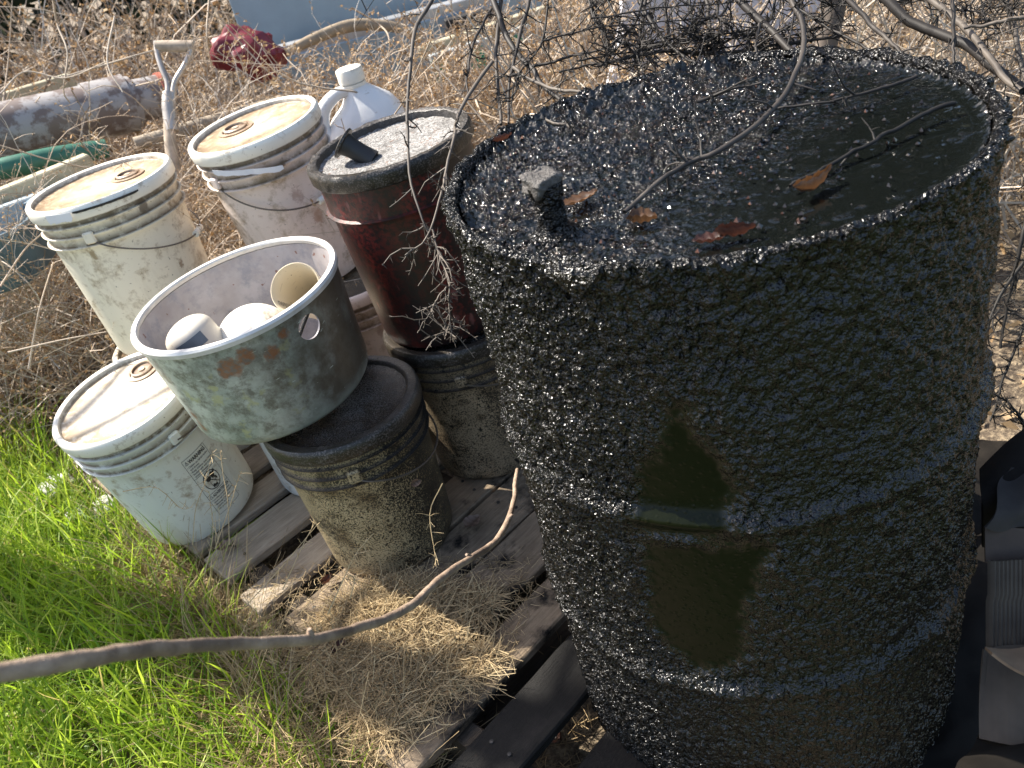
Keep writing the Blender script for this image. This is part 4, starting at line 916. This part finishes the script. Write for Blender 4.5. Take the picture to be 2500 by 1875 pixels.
brush('dry_brush', 'tangle of dry grey brown tumbleweed left of the stacked white buckets', 1300, 15000, 34000, ubox(-1.40, -.90, 1.78, 2.5, GZ, GZ+.1, leftfan), (.15, .55), (.0014, .0032), spread=.9, tone=.08, bs=(.004, .009))
def backfan(p):
    q = (p[:, 0] > -.55*p[:, 1]/2.5-.15) & (p[:, 1] > 2.9); p[q, 1] = 2.35+(p[q, 1]-2.35)*.4
    p[:, 2] = GZ+np.clip((p[:, 1]-2.35)*.30, 0, .55)*rng.uniform(0, 1, len(p)); return p
brush('dry_brush', 'tan tumbleweed mass behind the buckets and the jug', 3800, 34000, 80000, ubox(-3.2, .75, 2.30, 4.0, GZ, GZ, backfan), (.35, .85), (.0018, .0044), spread=.75, tone=.10, droop=.09, bs=(.006, .014))
def risen(p):
    q = p[:, 0] > -.62-.18*(p[:, 1]-2.4); p[q, 2] += rng.uniform(0, .42, q.sum()); return p
brush('dry_brush', 'thick tan brush between the maroon bucket and the blue trailer', 2000, 22000, 80000, ubox(-1.6, .75, 2.50, 3.35, GZ, GZ+.12, risen), (.30, .6), (.0016, .0036), spread=.8, tone=.12, droop=.08, bs=(.006, .013))
brush('dry_brush', 'far dry brush filling the top left of the view', 2600, 16000, 60000, ubox(-5.5, -1.1, 3.3, 6.6, GZ, GZ+.3), (.5, 1.25), (.0028, .0065), spread=.6, tone=.0, droop=.07, tw=(.06, .2), bs=(.012, .024))
brush('dry_brush', 'dry weed stalks standing behind the drum', 1400, 10000, 26000, ubox(.3, 2.8, 1.85, 3.5, GZ, GZ+.2), (.3, .95), (.0018, .005), spread=.35, tone=.2, droop=.02, tw=(.05, .15), bs=(.006, .012))
brush('dry_brush', 'sparse dry twigs draped over the pipe and the tan lidded bucket', 120, 2200, 6000, ubox(-1.45, -.55, 2.15, 2.7, .20, .55), (.25, .6), (.0011, .0025), lean=(.1, -.2, .5), spread=.8, droop=.10, tone=.12)

# long pale bare stems crossing the brush
V_, F_, n0 = [], [], 0
for (pts, d, r) in [([(130, 0), (140, 60), (165, 130), (155, 220), (170, 250)], 2.7, .0045), ([(0, 230), (60, 175), (160, 190), (260, 150)], 2.6, .0035), ([(510, 0), (505, 90), (520, 180)], 2.6, .004), ([(150, 190), (250, 160), (350, 130), (500, 90)], 2.8, .005),
                    ([(280, 40), (262, 150), (300, 225)], 2.5, .0045), ([(860, 20), (925, 60), (950, 95), (945, 170)], 3.3, .005), ([(1005, 150), (1040, 190), (1060, 245)], 2.6, .004), ([(0, 700), (60, 610), (110, 560), (120, 500)], 2.0, .003), ([(20, 860), (150, 830), (260, 810)], 1.9, .0028),
                    ([(70, 900), (95, 760), (130, 640)], 1.95, .003), ([(0, 300), (20, 150), (30, 0)], 2.9, .0035), ([(330, 210), (400, 190), (470, 150), (700, 160)], 2.7, .003)]:
    P = spline([atd(x, y, d+.1*rnd.uniform(-1, 1)) for x, y in pts], 20)[None]; R = np.linspace(r, r*.55, 20)[None]*.8
    a, b = tubes(P, R, 5); V_.append(a); F_.append(b+n0); n0 += len(a)
nb2 = 150; pb2, rb2 = grow(np.column_stack([rng.uniform(-2.4, .4, nb2), rng.uniform(2.35, 3.6, nb2), rng.uniform(GZ, .45, nb2)]), np.column_stack([rng.normal(0, 1, nb2), rng.normal(-.2, .6, nb2), rng.uniform(.1, .9, nb2)]), rng.uniform(.5, 1.1, nb2), 12, .16, .07, rng.uniform(.002, .0042, nb2), np.full(nb2, .0011))
a, b = tubes(pb2, rb2, 4); V_.append(a); F_.append(b+n0); n0 += len(a)
o = put('bare_stems', mesh_np('bare_stems', np.vstack(V_), np.vstack(F_), [M['twig']], None, True, {'v': np.clip(.72+.5*(fbm(np.vstack(V_)*3, 2, 5)-.4), 0, 1)})); tag(o, 'long pale bare stems arching across the dry brush', 'dry brush', kind='stuff')

# ------------------------------------------------------------------ thorny shrub over the drum
bush = thing('thorny_shrub', 'thorny shrub whose bare dark branches hang over the back of the drum', 'shrub', (1.0, 2.1, GZ))
bo = np.array([1.0, 2.1, GZ])
def branch(pts, r0, r1, tone=.3, side=.35, L=(.02, .08), seedn=0):
    """pts (x, y, depth) in the photograph's pixels and metres"""
    W = spline([atd(*p) if p[2] > 0 else at(p[0], p[1], DH-.009+.004+r0*.4-p[2]-.001) for p in pts], 30)
    for q in range(len(W)):
        if math.hypot(W[q][0]-DX, W[q][1]-DY) < DR+.015 and W[q][2] < DH+.004:
            dd = W[q]-CAMP; W[q] = CAMP+dd*((DH+.004-CZ)/dd[2])
    W = W-bo; K = 30; W += np.cumsum(rng.normal(0, .0012, W.shape), 0)*.6
    V1, F1 = tubes(W[None], np.linspace(r0, r1, K)[None], 7)
    ln = np.linalg.norm(np.diff(W, axis=0), axis=1).sum(); n = max(3, int(ln*side*170))
    p, tn, _ = along(W[None], n, .02, 1); tn /= np.linalg.norm(tn, axis=1, keepdims=True)
    P2, R2 = grow(p, tn*.5+unit(n)*.8, rng.uniform(L[0], L[1], n)*rng.uniform(.3, 1, n), 4, .25, .02, np.full(n, min(r0, .0022)*.7), np.full(n, .0006))
    m = n*4; p3, t3, _ = along(P2, m, .1, 1); P3, R3 = grow(p3, t3/np.linalg.norm(t3, axis=1, keepdims=True)*.4+unit(m)*.8, rng.uniform(.004, .014, m), 3, .1, 0, np.full(m, .0009), np.full(m, .0002))
    V2, F2_ = tubes(P2, R2, 4); V3, F3 = tubes(P3, R3, 3)
    v = np.concatenate([np.clip(tone+min(.25, tone)*(fbm(V1*60, 2, 3)-.5)*2, 0, 1), np.full(len(V2), tone), np.full(len(V3), tone*.9)])
    put('branch', mesh_np('branch', np.vstack([V1, V2, V3]), np.vstack([F1, F2_+len(V1), F3+len(V1)+len(V2)]), [M['thorn']], None, True, {'v': v}), bush)
br = [
 ([(1905, -120, 1.12), (1933, 0, 1.12), (1959, 49, 1.10), (1961, 128, 1.06), (1933, 203, 1.02), (1891, 270, .965), (1820, 330, -.012), (1738, 379, -.012), (1683, 399, -.003), (1630, 433, -.001), (1574, 478, -.001), (1510, 530, -.001)], .0040, .0022, .50, .12),
 ([(1700, -160, 1.5), (1809, 0, 1.42), (1880, 67, 1.38), (1948, 131, 1.33), (1996, 172, 1.31), (2050, 215, 1.27)], .0075, .004, .35, .25),
 ([(2000, -80, 1.3), (2075, 0, 1.28), (2139, 64, 1.25), (2195, 113, 1.22), (2248, 184, 1.18)], .005, .002, .5, .4),
 ([(2200, -90, 1.3), (2270, 0, 1.25), (2330, 49, 1.22), (2383, 113, 1.18), (2439, 180, 1.13), (2490, 235, 1.1)], .0055, .0042, .7, .2),
 ([(2080, -90, 1.4), (2169, 0, 1.36), (2233, 56, 1.33), (2345, 98, 1.28), (2420, 158, 1.24), (2500, 215, 1.2)], .0085, .007, .25, .25),
 ([(2320, -120, 1.2), (2323, 0, 1.18), (2325, 113, 1.18), (2332, 225, 1.16)], .0038, .0015, .55, .2),
 ([(1715, -100, 1.5), (1726, 0, 1.47), (1741, 75, 1.43), (1764, 150, 1.38)], .0045, .002, .45, .35),
 ([(1855, 60, 1.35), (1847, 124, 1.33), (1850, 188, 1.3), (1868, 220, 1.28)], .0028, .0012, .5, .4),
 ([(2600, 30, 1.1), (2500, 45, 1.12), (2430, 55, 1.14), (2353, 71, 1.16)], .0035, .0022, .7, .15),
 ([(1090, -90, 1.55), (1049, 8, 1.5), (1015, 64, 1.46), (1006, 131, 1.42), (996, 225, 1.38), (993, 319, 1.33), (998, 431, 1.28), (1026, 525, 1.25), (1049, 582, 1.24), (1075, 620, 1.23)], .0042, .0010, .62, .16),
 ([(1180, -90, 1.65), (1207, 0, 1.6), (1244, 98, 1.55), (1300, 161, 1.50), (1319, 195, 1.47), (1368, 236, 1.42)], .0065, .004, .40, .25),
 ([(1310, -100, 1.6), (1293, 0, 1.56), (1259, 124, 1.48), (1240, 195, 1.44), (1231, 296, 1.38)], .0042, .002, .45, .3),
 ([(1230, -90, 1.65), (1214, 22, 1.6), (1206, 150, 1.52), (1222, 293, 1.42)], .0045, .0028, .62, .25),
 ([(1203, 150, 1.5), (1143, 233, 1.42), (1116, 293, 1.38), (1109, 323, 1.34), (1086, 413, 1.3), (1068, 469, 1.27), (1038, 563, 1.24), (981, 604, 1.24)], .0036, .0011, .75, .35),
 ([(1199, 22, 1.6), (1158, 101, 1.55), (1143, 180, 1.5), (1143, 225, 1.47)], .003, .0015, .45, .5),
 ([(1255, 165, 1.45), (1300, 199, 1.42), (1360, 218, 1.38), (1432, 218, 1.33), (1520, 205, 1.3)], .0035, .0022, .75, .15),
 ([(1300, 161, 1.5), (1370, 145, 1.48), (1424, 128, 1.47), (1480, 116, 1.46)], .003, .0015, .3, .3),
 ([(1055, 560, 1.24), (1075, 640, 1.23), (1088, 700, 1.22), (1092, 790, 1.22), (1085, 812, 1.22)], .0016, .0007, .85, 1.8),
 ([(1090, 700, 1.22), (1060, 760, 1.22), (1020, 815, 1.22)], .0013, .0005, .8, .6),
 ([(1600, -60, 1.6), (1577, 0, 1.56), (1562, 120, 1.5), (1555, 150, 1.48)], .004, .002, .35, .4),
 ([(1560, 0, 1.5), (1620, 100, 1.42), (1700, 165, 1.36), (1780, 215, 1.32)], .0038, .002, .3, .45),
 ([(1460, 160, 1.42), (1600, 125, 1.42), (1760, 130, 1.42), (1900, 110, 1.42), (2050, 85, 1.4)], .003, .0025, .45, .5),
 ([(1640, 120, 1.48), (1625, 0, 1.5), (1635, -60, 1.52)], .003, .0025, .2, .4), ([(1980, 100, 1.42), (1960, 0, 1.5), (1950, -60, 1.52)], .003, .0025, .25, .3),
 ([(1870, -40, 1.5), (2010, 60, 1.4), (2120, 120, 1.33), (2230, 160, 1.27)], .003, .002, .25, .5),
 ([(2420, -40, 1.5), (2470, 60, 1.45), (2500, 180, 1.4), (2530, 300, 1.35)], .005, .004, .6, .4),
 ([(2540, 380, 1.3), (2500, 560, 1.3), (2470, 700, 1.32), (2440, 850, 1.34)], .004, .0022, .1, .5),
 ([(2560, 560, 1.3), (2490, 660, 1.3), (2430, 760, 1.3), (2395, 900, 1.3)], .0035, .002, .08, .7),
 ([(2560, 700, 1.35), (2500, 800, 1.35), (2455, 930, 1.35), (2420, 1040, 1.35)], .003, .0015, .08, .9), ([(2500, 1050, 1.32), (2460, 990, 1.32), (2400, 960, 1.3)], .0025, .0012, .08, .9),
 # twigs lying in the oil
 ([(2330, 252, -.001), (2260, 278, -.001), (2180, 318, -.001), (2080, 365, -.001), (1990, 410, -.001), (1920, 450, -.001)], .0026, .0016, .0, .06), ([(2240, 185, -.006), (2140, 225, -.003), (2040, 250, -.002), (1910, 265, -.001)], .0022, .0012, .25, .15),
 ([(1320, 285, -.008), (1380, 305, -.01), (1400, 320, -.008)], .002, .001, .6, .1), ([(1700, 250, -.01), (1780, 225, -.012), (1850, 215, -.012)], .0025, .001, .3, .3),
]
for a in br: branch(*a)
for k in range(22):
    x0 = rnd.uniform(1330, 2480); dx = rnd.uniform(-140, 140); yb = 215-190*math.sin(max(0, min(1, (x0+dx-1250)/1250))*math.pi*.62)+rnd.uniform(-25, 60)
    branch([(x0, -70, rnd.uniform(1.45, 1.6)), (x0+dx*.3+rnd.uniform(-25, 25), yb*.35, 1.46), (x0+dx*.7+rnd.uniform(-25, 25), yb*.7, 1.42), (x0+dx, yb, 1.38)], rnd.uniform(.0016, .0030), .001, rnd.choice((.05, .12, .3)), rnd.uniform(.35, .8))
for k in range(9):
    y0 = rnd.uniform(20, 190); x0 = rnd.uniform(1250, 1700)
    branch([(x0, y0+20, 1.44), (x0+180, y0-10+rnd.uniform(-20, 20), 1.42), (x0+400, y0-40+rnd.uniform(-25, 25), 1.41)], .0018, .0009, rnd.choice((.05, .2)), .6)
rod_pts = [(0, 0, 0), (-.08, .0, .35), (.05, .05, .8), (.25, .1, 1.4), (.3, .0, 2.0)]
put('trunk', tube_mesh('trunk', rod_pts, [.035, .03, .026, .02, .012], simple('shrub_bark', (.10, .08, .065), .8, var=.4, bump=.8), 12, 30), bush)
# leafless crown above the frame that the hanging branches belong to
n = 420; base = np.stack([rng.normal(.1, .1, n), rng.normal(.1, .1, n), rng.uniform(1.0, 2.0, n)], -1)
P, R = grow(base, np.stack([rng.normal(-.15, .9, n), rng.normal(.1, .8, n), rng.uniform(.3, 1.2, n)], -1), rng.uniform(.5, 1.5, n), 9, .16, .03, rng.uniform(.002, .007, n), np.full(n, .0008))
p, tn, _ = along(P, 7000); P2, R2 = grow(p, unit(7000), rng.uniform(.04, .2, 7000), 4, .25, 0, np.full(7000, .0016), np.full(7000, .0006))
keep = ~((P2[:, :, 1]+2.1 < 1.6).any(1) & (P2[:, :, 2]+GZ < 1.5).any(1)); P2, R2 = P2[keep], R2[keep]
k1 = ~((P[:, :, 1]+2.1 < 1.6) & (P[:, :, 2]+GZ < 1.5)).any(1); P, R = P[k1], R[k1]
V1, F1 = tubes(P, R, 3); V2, F2_ = tubes(P2, R2, 3)
o = put('twigs', mesh_np('crown_twigs', np.vstack([V1, V2]), np.vstack([F1, F2_+len(V1)]), [M['thorn']], None, False, {'v': np.full(len(V1)+len(V2), .35)}), bush); o['kind'] = 'stuff'

# ------------------------------------------------------------------ straw, dry grass, fresh grass
def inside(p, poly): return sdist(p[:, 0], p[:, 1], poly) < 0
def scatter_poly(poly, n, pad=0):
    a = np.array(poly); lo, hi = a.min(0), a.max(0); out_ = np.empty((0, 2))
    while len(out_) < n:
        q = rng.uniform(lo, hi, (n*2, 2)); q = q[inside(q, poly)]; out_ = np.vstack([out_, q])
    return out_[:n]
def strawset(name, label, groups):
    Vs, Fs, vs, n0 = [], [], [], 0
    for (xy, z, L, r, tone, up) in groups:
        n = len(xy); base = np.column_stack([xy, z]); d = unit(n); d[:, 2] = np.abs(d[:, 2])*up
        P, R = grow(base, d, L, 4, .12, .04*(up > .1), np.full(n, r), np.full(n, r*.5)); zb = base[:, 2][:, None]; P[..., 2] = np.maximum(P[..., 2], zb-.002)
        a, b = tubes(P, R, 3); Vs.append(a); Fs.append(b+n0); n0 += len(a); vs.append(np.repeat(np.clip(rng.normal(tone, .2, n), 0, 1), 12))
    o = put(name, mesh_np(name, np.vstack(Vs), np.vstack(Fs), [M['straw']], None, False, {'v': np.concatenate(vs)})); return tag(o, label, 'straw', kind='stuff')
Zz = lambda x, y: tuple(at(x/2.141+500, y/2.141+1100, 0)[:2])
pile = [Zz(700, 820), Zz(950, 680), Zz(1300, 740), Zz(1560, 760), Zz(1500, 900), Zz(1330, 1000), Zz(1560, 1060), Zz(1500, 1200), Zz(1250, 1330), Zz(1050, 1500), Zz(900, 1560), Zz(760, 1350), Zz(560, 1150), Zz(520, 980)]
wide = [Zz(250, 620), Zz(700, 600), Zz(1300, 560), Zz(1700, 560), Zz(1760, 760), Zz(1640, 1000), Zz(1560, 1250), Zz(1250, 1500), Zz(1000, 1659), Zz(600, 1659), Zz(400, 1200), Zz(150, 900)]
cp = np.array(Zz(1050, 950))
def zpile(xy): return .003+.030*np.exp(-((xy-cp)**2).sum(1)/.012)*rng.uniform(.2, 1, len(xy))+rng.uniform(0, .012, len(xy))
a_ = scatter_poly(pile, 5200); b_ = scatter_poly(wide, 2400); c_ = a_[:2600]+0
strawset('straw_litter', 'heap of dry straw and chaff spread over the pallet boards', [(a_, zpile(a_), rng.uniform(.012, .05, len(a_)), .0007, .6, .12), (b_, rng.uniform(.001, .010, len(b_)), rng.uniform(.008, .04, len(b_)), .0006, .5, .08), (c_, zpile(c_), rng.uniform(.02, .07, len(c_)), .0009, .55, .3)])
edge = [tuple(at(x, y, GZ)[:2]) for x, y in [(430, 1330), (560, 1400), (620, 1560), (760, 1700), (1000, 1860), (1100, 1990), (700, 1990), (560, 1750), (440, 1560), (330, 1400)]]
e_ = scatter_poly(edge, 3600); e2 = scatter_poly(edge, 1500)
strawset('dead_grass', 'matted dead grass between the green grass and the pallet edge', [(e_, rng.uniform(GZ, GZ+.09, len(e_)), rng.uniform(.04, .16, len(e_)), .0008, .40, .25), (e2, rng.uniform(GZ, GZ+.05, len(e2)), rng.uniform(.10, .26, len(e2)), .0010, .6, 1.0)])
gap = scatter_poly([tuple(at(x, y, GZ)[:2]) for x, y in [(1000, 1400), (1300, 1250), (1500, 1900), (900, 1990)]], 900)
strawset('ground_straw', 'loose straw on the ground beneath the pallet boards', [(gap, np.full(len(gap), GZ+.01), rng.uniform(.03, .10, len(gap)), .0009, .3, .15)])
# tall dry stalks before the warning bucket and the speckled one
Vs, Fs, n0 = [], [], 0
for pts, d in [([(470, 1330), (478, 1240), (500, 1180), (520, 1100)], 1.43), ([(525, 1340), (560, 1240), (575, 1190), (590, 1150)], 1.42), ([(560, 1330), (556, 1220), (545, 1160), (538, 1098)], 1.44), ([(800, 1500), (845, 1400), (870, 1350), (912, 1302)], 1.25), ([(855, 1460), (865, 1415), (850, 1400)], 1.27), ([(690, 1440), (740, 1330), (770, 1275)], 1.36), ([(600, 1480), (655, 1420), (700, 1370), (775, 1280)], 1.37),
               ([(1080, 1180), (1050, 1250), (1060, 1340), (1065, 1370)], 1.30), ([(300, 1200), (380, 1190), (440, 1240), (470, 1238)], 1.38), ([(500, 1400), (520, 1300), (510, 1200)], 1.4)]:
    P = spline([atd(x, y, d) for x, y in pts], 12)[None]; a, b = tubes(P, np.linspace(.0011, .0005, 12)[None], 4); Vs.append(a); Fs.append(b+n0); n0 += len(a)
    p, tn, _ = along(P, 14, .3, 1); P2, R2 = grow(p, unit(14), rng.uniform(.006, .025, 14), 3, .2, 0, np.full(14, .0006), np.full(14, .0003)); a, b = tubes(P2, R2, 3); Vs.append(a); Fs.append(b+n0); n0 += len(a)
tag(put('dry_stalks', mesh_np('dry_stalks', np.vstack(Vs), np.vstack(Fs), [M['straw']], None, False, {'v': np.full(n0, .7)})), 'thin dry stalks rising in front of the warning bucket', 'straw', kind='stuff')

def blades(xy, z0, L, w, tone, up=1., droop=.11, K=6, lean=(0, 0)):
    n = len(xy); base = np.column_stack([xy, np.full(n, z0)]); d = unit(n)*.55; d[:, 2] = up; d[:, 0] += lean[0]; d[:, 1] += lean[1]
    P, _ = grow(base, d, L, K, .05, 0, np.ones(n), np.ones(n))
    # gravity bends the tips over
    u = np.linspace(0, 1, K); hd = P[:, -1, :2]-P[:, 0, :2]; hd /= np.linalg.norm(hd, axis=1, keepdims=True)+1e-6; bend = rng.uniform(.0, 1., n)**1.5*droop*8
    P[..., :2] += hd[:, None]*(u**2)[None, :, None]*(bend*L*.45)[:, None, None]; P[..., 2] -= (u**2.4)[None]*(bend*L*.55)[:, None]
    P[..., 2] = np.maximum(P[..., 2], GZ+.002)
    T_ = np.gradient(P, axis=1); sd_ = np.cross(T_, np.array([0, 0, 1.])+.3*unit(n)[:, None]); sd_ /= np.linalg.norm(sd_, axis=2, keepdims=True)+1e-9
    ww = (w[:, None]*np.clip(np.sin((u*.86+.10)*math.pi), .03, 1)**.7*(1-u**3*.9))[..., None]
    nrm = np.cross(T_, sd_); nrm /= np.linalg.norm(nrm, axis=2, keepdims=True)+1e-9
    V = np.stack([P-sd_*ww*.5, P-nrm*ww*.18, P+sd_*ww*.5], 2).reshape(-1, 3)
    i, j, s = np.meshgrid(np.arange(n), np.arange(K-1), np.arange(2), indexing='ij'); b = (i*K+j)*3+s
    F = np.stack([b, b+1, b+4, b+3], -1).reshape(-1, 4); v = np.repeat(tone, K*3); return V, F, v
gp_ = [tuple(at(x, y, GZ)[:2]) for x, y in [(-500, 1000), (-60, 985), (110, 1090), (250, 1230), (400, 1350), (500, 1500), (620, 1660), (840, 1900), (900, 2150), (-300, 2300), (-900, 1700)]]
gs = scatter_poly(gp_, 16000); gl = scatter_poly(gp_, 9500); gx_ = scatter_poly(edge, 420); gt = scatter_poly([tuple(at(x, y, GZ)[:2]) for x, y in [(230, 1290), (520, 1380), (640, 1700), (500, 1900), (0, 1700), (0, 1200)]], 380)
n = lambda a: len(a)
sets = [blades(gs, GZ, rng.uniform(.04, .11, n(gs)), rng.uniform(.0016, .0032, n(gs)), np.clip(rng.normal(.5, .2, n(gs)), 0, 1), .9),
        blades(gl, GZ, rng.uniform(.11, .27, n(gl)), rng.uniform(.0028, .0054, n(gl)), np.clip(rng.normal(.6, .2, n(gl)), 0, 1), 1.0, .12, lean=(.05, .1)),
        blades(gx_, GZ, rng.uniform(.08, .2, n(gx_)), rng.uniform(.002, .004, n(gx_)), np.clip(rng.normal(.7, .25, n(gx_)), 0, 1), .7),
        blades(gt, GZ, rng.uniform(.2, .34, n(gt)), rng.uniform(.0035, .0062, n(gt)), np.clip(rng.normal(.62, .15, n(gt)), 0, 1), 1.3, .14, 9)]
Vs, Fs, vs, n0 = [], [], [], 0
for V, F, v in sets: Vs.append(V); Fs.append(F+n0); vs.append(v); n0 += len(V)
tag(put('grass', mesh_np('grass', np.vstack(Vs), np.vstack(Fs), [M['grass']], None, True, {'v': np.concatenate(vs)})), 'bright green long grass growing at the lower left', 'grass', kind='stuff')
# small round leaved weeds between the blades
wp = scatter_poly([tuple(at(x, y, GZ)[:2]) for x, y in [(-100, 1130), (240, 1240), (470, 1400), (520, 1600), (300, 1900), (-300, 1900)]], 4200)
c = np.column_stack([wp, GZ+rng.uniform(.015, .07, len(wp))]); a = unit(len(wp)); a[:, 2] *= .35; b = np.cross(a, np.array([0, 0, 1.])+.35*unit(len(wp))); b /= np.linalg.norm(b, axis=1, keepdims=True); a /= np.linalg.norm(a, axis=1, keepdims=True)
s = rng.uniform(.003, .0062, len(wp))[:, None]; ang = np.linspace(0, 2*math.pi, 6, endpoint=False)
V = (c[:, None]+s[:, None]*(np.cos(ang)[:, None]*a[:, None]+np.sin(ang)[:, None]*b[:, None]*.85)).reshape(-1, 3)
tag(put('weeds', mesh_np('weeds', V, np.arange(len(V)).reshape(-1, 6), [M['grass']], None, False, {'v': np.repeat(np.clip(rng.normal(.55, .15, len(wp)), 0, .95), 6)})), 'low clover like weeds growing among the grass', 'weeds', kind='stuff')
# leaf litter chips on bright ground at the right
lp_ = np.column_stack([rng.uniform(.8, 2.8, 5000), rng.uniform(1.3, 4.5, 5000), rng.uniform(GZ, GZ+.03, 5000)]); V, F = bits(lp_, rng.uniform(.01, .035, 5000))
tag(put('leaf_litter', mesh_np('leaf_litter', V, F, [M['burr']], None, False, {'v': np.clip(rng.normal(.85, .2, len(V)//4), 0, 1).repeat(4)})), 'pale dry leaf litter covering the ground right of the drum', 'leaf litter', kind='stuff')
